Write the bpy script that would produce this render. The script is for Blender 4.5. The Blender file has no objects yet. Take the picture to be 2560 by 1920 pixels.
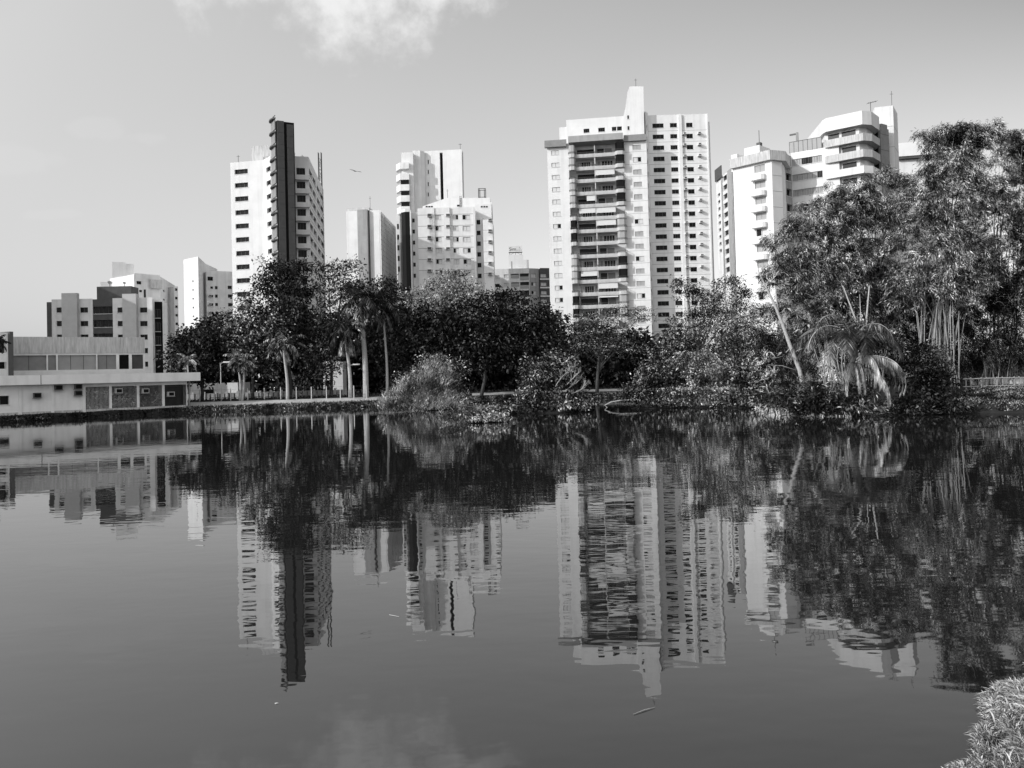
import bpy, math, random
import numpy as np
from mathutils import Vector, Matrix

C = bpy.context.scene.collection
scene = bpy.context.scene
R = math.radians

# ------------------------------------------------------------------ camera
FOC = 1967.0                       # focal length in pixels of the 2560 px wide frame
PITCH, ROLL, EYE, PY0 = R(1.2), R(1.5), 4.0, 896.0      # PY0: image row of the optical axis (the frame sits a little low)
fwd = np.array([0, math.cos(PITCH), math.sin(PITCH)])
r0 = np.array([1.0, 0, 0]); u0_ = np.array([0, -math.sin(PITCH), math.cos(PITCH)])
camR = math.cos(ROLL) * r0 - math.sin(ROLL) * u0_
camU = math.sin(ROLL) * r0 + math.cos(ROLL) * u0_
cam_d = bpy.data.cameras.new('camera'); cam = bpy.data.objects.new('camera', cam_d); C.objects.link(cam)
cam_d.sensor_width = 36; cam_d.shift_y = -(960 - PY0) / 2560; cam_d.lens = 36 * FOC / 2560; cam_d.clip_end = 20000; cam_d.clip_start = 0.05
M = Matrix(((camR[0], camU[0], -fwd[0], 0), (camR[1], camU[1], -fwd[1], 0), (camR[2], camU[2], -fwd[2], EYE), (0, 0, 0, 1)))
cam.matrix_world = M
scene.camera = cam

# ------------------------------------------------------------------ light
SUN_EL, SUN_AZ = R(22), math.atan2(-0.85, -0.53)          # from the left, a little behind the camera
SDIR = Vector((math.sin(SUN_AZ) * math.cos(SUN_EL), math.cos(SUN_AZ) * math.cos(SUN_EL), math.sin(SUN_EL)))
sl = bpy.data.lights.new('sun', 'SUN'); sl.energy = 2.9; sl.angle = R(0.5); sl.color = (1, 1, 1)
so = bpy.data.objects.new('sun', sl); C.objects.link(so)
so.rotation_euler = (-SDIR).to_track_quat('-Z', 'Y').to_euler(); so.location = (-40, -20, 60)
scene.view_settings.view_transform = 'Standard'; scene.view_settings.look = 'None'
scene.view_settings.exposure = 0.0; scene.view_settings.gamma = 1.0

world = bpy.data.worlds.new('World'); scene.world = world; world.use_nodes = True
wn = world.node_tree.nodes; wl = world.node_tree.links; wn.clear()
def N(t, **k):
    n = wn.new(t)
    for a, b in k.items(): setattr(n, a, b)
    return n
def math_(op, a, b=None, c=None):
    n = N('ShaderNodeMath', operation=op)
    for i, v in enumerate((a, b, c)):
        if v is None: continue
        if isinstance(v, (int, float)): n.inputs[i].default_value = v
        else: wl.new(v, n.inputs[i])
    return n.outputs[0]
sky = N('ShaderNodeTexSky', sky_type='NISHITA', sun_disc=False, sun_elevation=SUN_EL, sun_rotation=SUN_AZ % (2 * math.pi),
        air_density=1.0, dust_density=4.0, ozone_density=1.0, altitude=700)
bw = N('ShaderNodeRGBToBW'); wl.new(sky.outputs[0], bw.inputs[0])
tc = N('ShaderNodeTexCoord'); sep = N('ShaderNodeSeparateXYZ'); wl.new(tc.outputs['Generated'], sep.inputs[0])
yy = math_('MAXIMUM', sep.outputs[1], 0.02)
sx = math_('DIVIDE', sep.outputs[0], yy); sz = math_('DIVIDE', sep.outputs[2], yy)
no = N('ShaderNodeTexNoise', noise_dimensions='3D'); no.inputs['Scale'].default_value = 9; no.inputs['Detail'].default_value = 9; no.inputs['Roughness'].default_value = .6
wl.new(tc.outputs['Generated'], no.inputs['Vector'])
nz = math_('SUBTRACT', no.outputs[0], 0.5)
def cloud(cx, cz, rx, rz, edge=0.5, amp=3.2):
    a = math_('DIVIDE', math_('SUBTRACT', sx, cx), rx); b = math_('DIVIDE', math_('SUBTRACT', sz, cz), rz)
    d = math_('SQRT', math_('ADD', math_('MULTIPLY', a, a), math_('MULTIPLY', b, b)))
    v = math_('ADD', math_('SUBTRACT', 1.0, d), math_('MULTIPLY', nz, amp))
    n = N('ShaderNodeMapRange', interpolation_type='SMOOTHSTEP'); wl.new(v, n.inputs[0])
    n.inputs[1].default_value = 0.0; n.inputs[2].default_value = edge
    return n.outputs[0]
CL = [cloud(-0.205, 0.53, 0.21, 0.135, .9, 3.4), cloud(-0.085, 0.485, .08, .045, 1.0, 4), cloud(-0.53, 0.33, 0.06, 0.022, .4), cloud(-.46, .315, .035, .015, .4), cloud(-0.62, 0.29, 0.07, 0.02, .5), cloud(-.58, .22, .04, .008, .6)]
m = math_('MAXIMUM', CL[0], CL[1])
for c in CL[2:]: m = math_('MAXIMUM', m, math_('MULTIPLY', c, .08))
# thin veil: broad soft variation of the sky
no2 = N('ShaderNodeTexNoise'); no2.inputs['Scale'].default_value = 2.2; no2.inputs['Detail'].default_value = 5
wl.new(tc.outputs['Generated'], no2.inputs['Vector'])
mr = N('ShaderNodeMapRange'); wl.new(sep.outputs[1], mr.inputs[0]); mr.inputs[1].default_value = .1; mr.inputs[2].default_value = -.3; mr.inputs[3].default_value = 0; mr.inputs[4].default_value = 1
glow = math_('SUBTRACT', math_('SUBTRACT', 1.08, math_('MULTIPLY', sz, .46)), math_('MULTIPLY', math_('MULTIPLY', sx, 1.7), math_('SUBTRACT', sz, .25)))
glow = math_('MINIMUM', math_('MAXIMUM', glow, .6), 1.1)                  # thin bright cloud low down and towards the sun's side
glow = math_('ADD', math_('MULTIPLY', glow, math_('SUBTRACT', 1.0, mr.outputs[0])), math_('MULTIPLY', mr.outputs[0], 1.3))
veil = math_('MULTIPLY', glow, math_('ADD', 0.95, math_('MULTIPLY', no2.outputs[0], 0.1)))
SKYK = 0.10
base = math_('MULTIPLY', math_('POWER', bw.outputs[0], 0.45), 4.6)
base = math_('MULTIPLY', base, veil)
tot = math_('ADD', base, math_('MULTIPLY', m, math_('MAXIMUM', math_('SUBTRACT', 8.8, base), 0.0)))
bg = N('ShaderNodeBackground'); bg.inputs[1].default_value = SKYK; wl.new(tot, bg.inputs[0])
wo = N('ShaderNodeOutputWorld'); wl.new(bg.outputs[0], wo.inputs[0])

# ------------------------------------------------------------------ pixel helpers (photo pixels, 2560 wide)
def ray(px, py):
    return fwd + (px - 1280) / FOC * camR + (PY0 - py) / FOC * camU
def at(p, Y):
    r = ray(*p); t = Y / r[1]
    return np.array([r[0] * t, Y, EYE + r[2] * t])
def crp(x0, y0, s): return lambda x, y: (x0 + x * s, y0 + y * s)
A = crp(0, 640, .28933); B = crp(520, 270, .28933); Q = crp(840, 350, .25316); D = crp(1320, 180, .25316)
E = crp(1320, 560, .25316); Fq = crp(1760, 230, .25316); G = crp(520, 630, .28933); H = crp(900, 700, .28933)
I = crp(1500, 640, .28933); K = crp(1920, 680, .28933); W = crp(0, 0, 1.15732)
G0 = 1.3                                                     # height of the land round the pond

# ------------------------------------------------------------------ materials
MATS = {}
def mat(name, col, rough=.85, var=.12, scale=.35, streak=0.0, spec=.25, metallic=0.0, island=None, ipow=2.5, grime=0):
    if name in MATS: return MATS[name]
    m = bpy.data.materials.new(name); m.use_nodes = True; MATS[name] = m
    nt = m.node_tree; b = nt.nodes['Principled BSDF']
    b.inputs['Roughness'].default_value = rough; b.inputs['Specular IOR Level'].default_value = spec; b.inputs['Metallic'].default_value = metallic
    ramp = nt.nodes.new('ShaderNodeMapRange')
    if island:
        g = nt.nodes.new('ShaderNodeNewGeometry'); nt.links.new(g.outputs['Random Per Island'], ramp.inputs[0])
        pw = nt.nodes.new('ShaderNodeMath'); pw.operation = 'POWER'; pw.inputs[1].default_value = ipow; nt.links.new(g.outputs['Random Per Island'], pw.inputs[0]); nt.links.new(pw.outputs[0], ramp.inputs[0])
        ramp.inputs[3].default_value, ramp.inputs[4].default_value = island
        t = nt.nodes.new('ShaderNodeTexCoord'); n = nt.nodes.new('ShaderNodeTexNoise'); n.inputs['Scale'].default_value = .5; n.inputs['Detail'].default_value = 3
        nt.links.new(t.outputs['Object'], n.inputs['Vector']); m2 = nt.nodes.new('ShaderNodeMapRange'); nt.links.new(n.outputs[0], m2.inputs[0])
        m2.inputs[1].default_value, m2.inputs[2].default_value, m2.inputs[3].default_value, m2.inputs[4].default_value = (.38, .62, .1, 1.75) if name != 'grass_blade' else (.3, .7, .6, 1.2)  # noise paints lit and dark leaf masses into the colour
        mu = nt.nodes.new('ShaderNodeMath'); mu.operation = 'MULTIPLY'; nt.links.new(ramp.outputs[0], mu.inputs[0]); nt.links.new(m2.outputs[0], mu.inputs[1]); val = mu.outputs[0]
    else:
        t = nt.nodes.new('ShaderNodeTexCoord'); mp = nt.nodes.new('ShaderNodeMapping')
        nt.links.new(t.outputs['Object'], mp.inputs[0]); mp.inputs['Scale'].default_value = (scale, scale, scale * (.12 if streak else 1))
        n = nt.nodes.new('ShaderNodeTexNoise'); n.inputs['Scale'].default_value = 3 if not streak else 4
        n.inputs['Detail'].default_value = 7; n.inputs['Roughness'].default_value = .65
        nt.links.new(mp.outputs[0], n.inputs['Vector']); nt.links.new(n.outputs[0], ramp.inputs[0])
        ramp.inputs[1].default_value = .3; ramp.inputs[2].default_value = .7
        ramp.inputs[3].default_value = col * (1 - var - streak); ramp.inputs[4].default_value = min(.9, col * (1 + var * .6))
        val = ramp.outputs[0]
        if grime:                                                         # rain streaks and blotches down the walls
            mg = nt.nodes.new('ShaderNodeMapping'); mg.inputs['Scale'].default_value = (.9, .9, .06); nt.links.new(t.outputs['Object'], mg.inputs[0])
            ng = nt.nodes.new('ShaderNodeTexNoise'); ng.inputs['Scale'].default_value = 1.1; ng.inputs['Detail'].default_value = 6; nt.links.new(mg.outputs[0], ng.inputs['Vector'])
            rg_ = nt.nodes.new('ShaderNodeMapRange'); nt.links.new(ng.outputs[0], rg_.inputs[0]); rg_.inputs[1].default_value, rg_.inputs[2].default_value, rg_.inputs[3].default_value, rg_.inputs[4].default_value = .5, .78, 1, 1 - grime
            mu = nt.nodes.new('ShaderNodeMath'); mu.operation = 'MULTIPLY'; nt.links.new(val, mu.inputs[0]); nt.links.new(rg_.outputs[0], mu.inputs[1]); val = mu.outputs[0]
        bp = nt.nodes.new('ShaderNodeBump'); bp.inputs['Strength'].default_value = .15; bp.inputs['Distance'].default_value = .02
        n2 = nt.nodes.new('ShaderNodeTexNoise'); n2.inputs['Scale'].default_value = 12; nt.links.new(t.outputs['Object'], n2.inputs['Vector'])
        nt.links.new(n2.outputs[0], bp.inputs['Height']); nt.links.new(bp.outputs[0], b.inputs['Normal'])
    nt.links.new(val, b.inputs['Base Color'])
    return m
white = mat('white_paint', .74, var=.08, scale=.12, grime=.14)
white2 = mat('off_white_paint', .74, var=.12, scale=.15, grime=.2)
stained = mat('stained_render', .62, var=.10, scale=1.0, streak=.35)
grey = mat('grey_paint', .36, var=.12, scale=.2, grime=.3)
midgrey = mat('concrete_grey', .26, var=.15, scale=.3)
dark = mat('dark_grey_paint', .09, var=.2, scale=.3)
darkslab = mat('dark_slab_cladding', .085, var=.15, scale=.3)
black = mat('dark_recess', .01, var=.2, spec=.1)
joint = mat('joint_grey', .30, var=.1)
glass = mat('window_glass', .008, rough=.2, var=.2, spec=.12)
shutter = mat('white_shutter', .62, var=.08, scale=2)
shutterg = mat('grey_shutter', .38, var=.1, scale=2)
metal = mat('dark_metal', .06, rough=.5, var=.2, spec=.4)
palemetal = mat('pale_metal', .5, rough=.5, var=.1, spec=.4)
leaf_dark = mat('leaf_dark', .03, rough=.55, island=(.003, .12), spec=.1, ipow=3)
leaf_mid = mat('leaf_mid', .05, rough=.5, island=(.006, .6), spec=.12, ipow=4)  # few very bright leaves: sun glints put into the colour
leaf_pale = mat('leaf_pale', .1, rough=.55, island=(.04, .7), spec=.15, ipow=2)
leaf_bamboo = mat('leaf_bamboo', .06, rough=.55, island=(.01, .8), spec=.12, ipow=3.4)  # rare bright leaves carry painted glints
leaf_frond = mat('leaf_frond', .05, rough=.4, island=(.01, .2), spec=.3, ipow=2)
dead_frond = mat('dead_frond', .32, rough=.8, island=(.1, .62), ipow=1.6)
grassm = mat('grass_blade', .15, rough=.6, island=(.04, .9), spec=.3, ipow=1.5)
bark = mat('bark', .07, var=.4, scale=1.5)
palebark = mat('pale_bark', .42, var=.3, scale=2.0)
culm = mat('bamboo_culm', .30, var=.3, scale=1.0)
soil = mat('soil', .022, var=.4, scale=.6)

# ------------------------------------------------------------------ builders
class Fr:
    """upright plane through two plan points, left to right as seen; local x along it, y into it, z up"""
    def __init__(s, a, b):
        s.o = np.array(a[:2], float); v = np.array(b[:2], float) - s.o
        s.L = float(np.hypot(*v)); s.d = v / s.L; s.n = np.array([s.d[1], -s.d[0]])
        s.rot = math.atan2(s.d[1], s.d[0])
    def uz(s, p):
        r = ray(*p)
        t = (s.o @ s.n) / (r[0] * s.n[0] + r[1] * s.n[1])
        return float((np.array([r[0] * t, r[1] * t]) - s.o) @ s.d), float(EYE + r[2] * t)
    def u(s, p): return s.uz(p)[0]
    def z(s, p): return s.uz(p)[1]
    def P(s, u, y, z):
        q = s.o + s.d * u - s.n * y
        return (q[0], q[1], z)

class MB:
    def __init__(s, base=(0, 0, 0)):
        s.v, s.f, s.m, s.mats, s.fr, s.base = [], [], [], [], None, base
    def mi(s, m):
        if m not in s.mats: s.mats.append(m)
        return s.mats.index(m)
    def pt(s, p):
        if s.fr: p = s.fr.P(*p)
        s.v.append((p[0] - s.base[0], p[1] - s.base[1], p[2] - s.base[2])); return len(s.v) - 1
    def face(s, pts, m):
        s.f.append([s.pt(p) for p in pts]); s.m.append(s.mi(m))
    def box(s, x0, x1, y0, y1, z0, z1, m):
        i = [s.pt(p) for p in ((x0, y0, z0), (x1, y0, z0), (x1, y1, z0), (x0, y1, z0), (x0, y0, z1), (x1, y0, z1), (x1, y1, z1), (x0, y1, z1))]
        for q in ((0, 1, 5, 4), (1, 2, 6, 5), (2, 3, 7, 6), (3, 0, 4, 7), (4, 5, 6, 7), (3, 2, 1, 0)):
            s.f.append([i[k] for k in q]); s.m.append(s.mi(m))
    def prism(s, pts, z0, z1, m, top=None):
        n = len(pts); lo = [s.pt((p[0], p[1], z0)) for p in pts]; hi = [s.pt((p[0], p[1], z1)) for p in pts]
        for k in range(n):
            j = (k + 1) % n; s.f.append([lo[k], lo[j], hi[j], hi[k]]); s.m.append(s.mi(m))
        s.f.append(hi); s.m.append(s.mi(top or m)); s.f.append(lo[::-1]); s.m.append(s.mi(m))
    def wall(s, x0, x1, z0, z1, holes, dep, m, rev=None):
        hs = [(max(a, x0), min(b, x1), max(c, z0), min(d, z1)) for a, b, c, d in holes]
        hs = [h for h in hs if h[1] - h[0] > .02 and h[3] - h[2] > .02]
        xs = sorted({round(v, 4) for h in hs for v in h[:2]} | {round(x0, 4), round(x1, 4)})
        zs = sorted({round(v, 4) for h in hs for v in h[2:]} | {round(z0, 4), round(z1, 4)})
        for a, b in zip(xs, xs[1:]):
            run = None
            for c, d in zip(zs, zs[1:]):
                cx, cz = (a + b) / 2, (c + d) / 2
                if any(h[0] < cx < h[1] and h[2] < cz < h[3] for h in hs):
                    if run: s.face([(a, 0, run[0]), (b, 0, run[0]), (b, 0, run[1]), (a, 0, run[1])], m); run = None
                else: run = (run[0], d) if run else (c, d)
            if run: s.face([(a, 0, run[0]), (b, 0, run[0]), (b, 0, run[1]), (a, 0, run[1])], m)
        rv = rev or m
        for a, b, c, d in hs:
            s.face([(a, 0, c), (a, 0, d), (a, dep, d), (a, dep, c)], rv); s.face([(b, 0, c), (b, dep, c), (b, dep, d), (b, 0, d)], rv)
            s.face([(a, 0, d), (b, 0, d), (b, dep, d), (a, dep, d)], rv); s.face([(a, 0, c), (a, dep, c), (b, dep, c), (b, 0, c)], rv)
    def tube(s, pts, rad, m, seg=7):
        pts = [Vector(p) for p in pts]; rings = []
        for k, p in enumerate(pts):
            t = (pts[min(k + 1, len(pts) - 1)] - pts[max(k - 1, 0)]).normalized()
            a = t.orthogonal().normalized(); b = t.cross(a)
            if rings:                                              # keep the rings aligned
                pa = prev - t * prev.dot(t)
                if pa.length > 1e-6: a = pa.normalized(); b = t.cross(a)
            prev = a
            r = rad[k] if isinstance(rad, (list, tuple)) else rad
            rings.append([s.pt(p + (a * math.cos(w) + b * math.sin(w)) * r) for w in [2 * math.pi * q / seg for q in range(seg)]])
        for ra, rb in zip(rings, rings[1:]):
            for q in range(seg):
                s.f.append([ra[q], ra[(q + 1) % seg], rb[(q + 1) % seg], rb[q]]); s.m.append(s.mi(m))
        s.f.append(rings[0][::-1]); s.m.append(s.mi(m)); s.f.append(rings[-1]); s.m.append(s.mi(m))
    def build(s, name, parent=None, smooth=False):
        me = bpy.data.meshes.new(name); me.from_pydata(s.v, [], s.f)
        for m in s.mats: me.materials.append(m)
        me.polygons.foreach_set('material_index', s.m)
        if smooth: me.polygons.foreach_set('use_smooth', [True] * len(s.f))
        me.update()
        o = bpy.data.objects.new(name, me); C.objects.link(o)
        if parent: o.parent = parent
        else: o.location = s.base
        return o

def tag(o, label=None, cat=None, group=None, kind=None):
    for k, v in (('label', label), ('category', cat), ('group', group), ('kind', kind)):
        if v: o[k] = v
    return o
def thing(name, label, cat, loc, group=None):
    o = bpy.data.objects.new(name, None); C.objects.link(o); o.location = tuple(float(x) for x in loc); o.empty_display_size = .5
    return tag(o, label, cat, group)
def mb_for(t): return MB(tuple(t.location))
def place(mesh, name, parent, fr, u, y, z):
    o = bpy.data.objects.new(name, mesh); C.objects.link(o); o.parent = parent
    p = fr.P(u, y, z); b = parent.location
    o.location = (p[0] - b[0], p[1] - b[1], p[2] - b[2]); o.rotation_euler = (0, 0, fr.rot)
    return o

WCACHE = {}
def window_mesh(w, h, style, dep):
    key = (round(w, 2), round(h, 2), style, dep)
    if key in WCACHE: return WCACHE[key]
    mb = MB(); fw = .06
    fm = {'dark': dark, 'black': black, 'shut': shutter, 'gshut': shutterg, 'half': shutter, 'halfr': shutter, 'white': white}.get(style, grey)
    y = dep - .06
    def pane(a, b, m): mb.face([(a, y, 0), (b, y, 0), (b, y, h), (a, y, h)], m)
    if style in ('dark', 'black', 'white'): pane(0, w, glass)
    elif style in ('shut', 'gshut'): pane(0, w, fm)
    elif style == 'half': pane(0, w * .42, glass); pane(w * .42, w, fm)
    elif style == 'halfr': pane(0, w * .6, fm); pane(w * .6, w, glass)
    fy0, fy1 = y - .05, y + .04
    dk = joint if style in ('shut', 'gshut', 'half', 'halfr') else fm
    if style != 'black':
        mb.box(0, fw, fy0, fy1, 0, h, dk); mb.box(w - fw, w, fy0, fy1, 0, h, dk)
        mb.box(fw, w - fw, fy0, fy1, 0, fw, dk); mb.box(fw, w - fw, fy0, fy1, h - fw, h, dk)
        mb.box(w / 2 - .03, w / 2 + .03, fy0, fy1, fw, h - fw, dk)
    else:
        for k in (1, 2): mb.box(w * k / 3 - .03, w * k / 3 + .03, fy0, fy1, 0, h, metal)
    mb.box(-.08, w + .08, -.09, .0, -.1, -.01, white2)             # sill
    o = mb.build('window'); me = o.data; bpy.data.objects.remove(o); me.name = 'window'
    WCACHE[key] = me; return me
def windows(t, fr, holes, style, dep=.3, name='window'):
    rs = random.Random(len(holes) * 7 + int(holes[0][0] * 13)) if holes else None
    for h in holes:
        st = style if isinstance(style, str) else rs.choice(style)
        place(window_mesh(h[1] - h[0], h[3] - h[2], st, dep), name, t, fr, h[0], 0, h[2])
ACM = None
def ac_mesh(w=.75, d=.75, h=.5):
    global ACM
    key = ('ac', w, d, h)
    if key in WCACHE: return WCACHE[key]
    mb = MB(); mb.box(0, w, -d, 0.1, 0, h, white2); mb.box(.07, w - .07, -d - .03, -d, .07, h - .07, dark)
    mb.box(-.05, w + .05, -d - .06, 0, -.07, -.02, midgrey)
    o = mb.build('air_conditioner'); me = o.data; bpy.data.objects.remove(o); WCACHE[key] = me; return me
def acs(t, fr, pts, mesh=None):
    for u, z in pts: place(mesh or ac_mesh(), 'air_conditioner', t, fr, u, 0, z)
def col(fr, c, xa, xb, yt, yb, n, sp):
    u0, zt = fr.uz(c(xa, yt)); u1 = fr.u(c(xb, yt)); zb = fr.z(c(xa, yb)); dz = zt - fr.z(c(xa, yt + sp))
    return [(u0, u1, zb - k * dz, zt - k * dz) for k in range(n)]
def shell(mb, pts, z0, z1, m, holes={}, dep=.3, roof=None, rev=None, parapet=0):
    """upright walls on a plan outline (counter-clockwise), with openings, and a roof"""
    frs = [Fr(pts[k], pts[(k + 1) % len(pts)]) for k in range(len(pts))]
    for k, f in enumerate(frs):
        mb.fr = f; mb.wall(0, f.L, z0, z1, holes.get(k, []), dep, m, rev)
    mb.fr = None
    mb.face([(p[0], p[1], z1 - parapet) for p in pts], roof or m)
    return frs
def lines(mb, fr, zs, u0, u1, m=None, h=.07):
    mb.fr = fr
    for z in zs: mb.box(u0, u1, -.015, .01, z - h / 2, z + h / 2, m or joint)
    mb.fr = None
def pl(c, x, y, Y):
    p = at(c(x, y), Y); return (p[0], p[1])
def back(p, dx, dy): return (p[0] + dx, p[1] + dy)

# ------------------------------------------------------------------ ground, water, paths
SHORE = [(-12, 6.2), (0, 6.3), (2.6, 6.5), (3.8, 7.0), (4.25, 7.6), (4.98, 8.6), (6.2, 9.82), (9, 12.1), (18, 16), (42, 34), (48, 56), (41, 61.2), (35.5, 62.4), (32.8, 66), (32, 76), (34, 92),
         (36, 108), (28, 119), (12, 124), (0, 122), (-8, 117), (-18, 112), (-31, 108.5), (-38, 108), (-43.6, 107.4), (-60.6, 93.2), (-76, 80.5), (-80, 60), (-62, 30), (-36, 12)]
PC = (0.0, 50.0)
def shore_r(th):
    c, s = math.cos(th), math.sin(th); best = 1e9
    for k in range(len(SHORE)):
        x1, y1 = SHORE[k]; x2, y2 = SHORE[(k + 1) % len(SHORE)]
        x1 -= PC[0]; x2 -= PC[0]; y1 -= PC[1]; y2 -= PC[1]
        den = c * (y2 - y1) - s * (x2 - x1)
        if abs(den) < 1e-9: continue
        t = (x1 * (y2 - y1) - y1 * (x2 - x1)) / den
        q = (x1 * s - y1 * c) / den
        if t > 0 and -1e-6 <= q <= 1 + 1e-6: best = min(best, t)
    return best
ths = sorted({round(math.atan2(y - PC[1], x - PC[0]) % (2 * math.pi), 5) for x, y in SHORE} | {round(2 * math.pi * k / 480, 5) for k in range(480)})
prof = [(-4, -1.5), (-.25, -.3), (0, .06), (.35, .5), (1.3, .62), (3, .86), (7, G0), (18, G0), (60, G0), (400, G0), (9000, G0)]
profn = [-1.5, -.3, .05, .12, .24, .55, 1.6, 2.4, 1.8, G0, G0]     # the near bank rises gently to where the photographer stands
rnd = random.Random(3)
gv, gf = [], []
def sst(a, b, x): t = min(1, max(0, (x - a) / (b - a))); return t * t * (3 - 2 * t)
for k, th in enumerate(ths):
    r = shore_r(th); y = PC[1] + r * math.sin(th); x = r * math.cos(th); nf = 1 - sst(14, 34, y)
    rb = sst(20, 32, x) * sst(45, 58, y) * (1 - sst(80, 100, y))
    wob = (0 if y < 20 else .35 * math.sin(th * 61) + .25 * math.sin(th * 143 + 1))
    for q_, (off, z) in enumerate(prof):
        z = z * (1 - nf) + profn[q_] * nf
        if z > 0: z *= 1 + .35 * rb
        q = r + off + (wob if off < 5 else 0) + (1.5 * rb if 1 < off < 8 else 0)
        gv.append((PC[0] + q * math.cos(th), PC[1] + q * math.sin(th), z + (rnd.uniform(-.05, .05) if 0 < off < 4 and nf < .5 else 0)))
n_p, n_t = len(prof), len(ths)
for k in range(n_t):
    j = (k + 1) % n_t
    for q in range(n_p - 1): gf.append((k * n_p + q, k * n_p + q + 1, j * n_p + q + 1, j * n_p + q))
gm = bpy.data.meshes.new('ground'); gm.from_pydata(gv, [], gf); gm.materials.append(soil)
gm.polygons.foreach_set('use_smooth', [True] * len(gf)); gm.update()
go = bpy.data.objects.new('ground', gm); C.objects.link(go); tag(go, kind='structure')

wm = bpy.data.materials.new('pond_water'); wm.use_nodes = True; nt = wm.node_tree; b = nt.nodes['Principled BSDF']
b.inputs['Base Color'].default_value = (.014, .014, .014, 1); b.inputs['Roughness'].default_value = .015; b.inputs['IOR'].default_value = 1.85
t_ = nt.nodes.new('ShaderNodeTexCoord')
def wnoise(sx_, sy_, sc, det):
    mp = nt.nodes.new('ShaderNodeMapping'); mp.inputs['Scale'].default_value = (sx_, sy_, 1); nt.links.new(t_.outputs['Object'], mp.inputs[0])
    n = nt.nodes.new('ShaderNodeTexNoise'); n.inputs['Scale'].default_value = sc; n.inputs['Detail'].default_value = det
    nt.links.new(mp.outputs[0], n.inputs['Vector']); return n.outputs[0]
w1, w2, w3 = wnoise(.55, 1, 1.3, 2), wnoise(.5, 1, .22, 2), wnoise(.6, 1, 4.5, 1)
bp1 = nt.nodes.new('ShaderNodeBump'); bp1.inputs['Strength'].default_value = 1; bp1.inputs['Distance'].default_value = .0042
bp2 = nt.nodes.new('ShaderNodeBump'); bp2.inputs['Strength'].default_value = 1; bp2.inputs['Distance'].default_value = .010
bp3 = nt.nodes.new('ShaderNodeBump'); bp3.inputs['Strength'].default_value = 1; bp3.inputs['Distance'].default_value = .0006
nt.links.new(w1, bp1.inputs['Height']); nt.links.new(w2, bp2.inputs['Height']); nt.links.new(w3, bp3.inputs['Height'])
nt.links.new(bp2.outputs[0], bp1.inputs['Normal']); nt.links.new(bp1.outputs[0], bp3.inputs['Normal']); nt.links.new(bp3.outputs[0], b.inputs['Normal'])
mb = MB(); mb.face([(-110, -6, 0), (80, -6, 0), (80, 140, 0), (-110, 140, 0)], wm); tag(mb.build('water'), kind='structure')

def strip(name, th0, th1, off0, off1, lift, m, k_=1.0, dr=0, n=90):
    mb = MB(); rows_ = []; offs = [off0] + [o for o, z in prof if off0 < o < off1] + [off1]
    for k in range(n + 1):
        th = th0 + (th1 - th0) * k / n; q0 = shore_r(th) + dr + .35 * math.sin(th * 61) + .25 * math.sin(th * 143 + 1)
        rows_.append([(PC[0] + (q0 + o) * math.cos(th), PC[1] + (q0 + o) * math.sin(th), float(np.interp(o, [p[0] for p in prof], [p[1] for p in prof])) * k_ + lift) for o in offs])
    for a, c in zip(rows_, rows_[1:]):
        for q in range(len(offs) - 1): mb.face([a[q], a[q + 1], c[q + 1], c[q]], m)
    return tag(mb.build(name), kind='structure')
pathm = mat('path_concrete', .5, var=.2, scale=.5)
strip('path', R(96), R(128), 1.25, 6.2, .06, pathm)
strip('path', R(50), R(95), 3.4, 6.2, .06, pathm)
strip('path', R(9), R(24), 5.6, 6.9, .09, pathm, 1.35, 1.5, 30)
mb = MB(); mb.fr = None

# ------------------------------------------------------------------ B0: the long low clubhouse on the left bank
fr = Fr(pl(A, 0, 1300, 95), pl(A, 1620, 1300, 109))
clubm = mat('clubhouse_paint', .88, var=.1, scale=.25, grime=.15)
t = thing('clubhouse', 'long low two-storey white building with barred bays standing at the water edge', 'building', (*fr.P(fr.L / 2, 4, 0)[:2], .6))
mb = mb_for(t); mb.fr = fr
zf0, zf1 = fr.z(A(800, 1100)), fr.z(A(800, 1022)); zb = .55
L = fr.L; xe = L + .0
bay = [fr.u(A(x, 1240)) for x in (722, 945, 968, 1184, 1206, 1402, 1424, 1612)]
zt, zl = fr.z(A(900, 1128)), fr.z(A(900, 1346))
holes = [(bay[k], bay[k + 1], zl, zt) for k in (0, 2, 4, 6)]
wh = [(fr.u(A(-60, 1240)), fr.u(A(80, 1240)), fr.z(A(40, 1285)), fr.z(A(40, 1208)))]
mb.wall(-16, L, zb, zf0, holes + wh, 1.6, clubm)
mb.fr = fr
for x in (158, 440, 712): u = fr.u(A(x, 1240)); mb.box(u, u + .35, -.12, 0, zb, zf0 - .02, clubm)
mb.box(-16, L + .3, -.9, 12, zb - .5, zb - .003, midgrey)                 # plinth
mb.box(-16, L, -.03, -.002, zb, zb + .45, stained)
mb.face([(L, 0, zb), (L, 12, zb), (L, 12, zf0), (L, 0, zf0)], clubm)
mb.face([(-16, 12, zb), (L, 12, zb), (L, 12, zf0), (-16, 12, zf0)], clubm)
wallo = mb.build('wall', t)
for x in (150, 705): u = fr.u(A(x, 1240)); mb = mb_for(t); mb.tube([(u - .3, -.1, zb + .1), (u - .3, -.1, zf0 - .35), (u - .3, -.6, zf0 - .02)], .06, grey, 7); mb.build('downpipe', t)
mb = mb_for(t); mb.fr = fr
mb.box(-16, L + 1.4, -1.3, 13, zf0, zf1, clubm); u = fr.u(A(335, 1060)); mb.box(u, u + .06, -1.32, -1.3, zf0, zf1, metal)
mb.build('roof', t)
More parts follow.
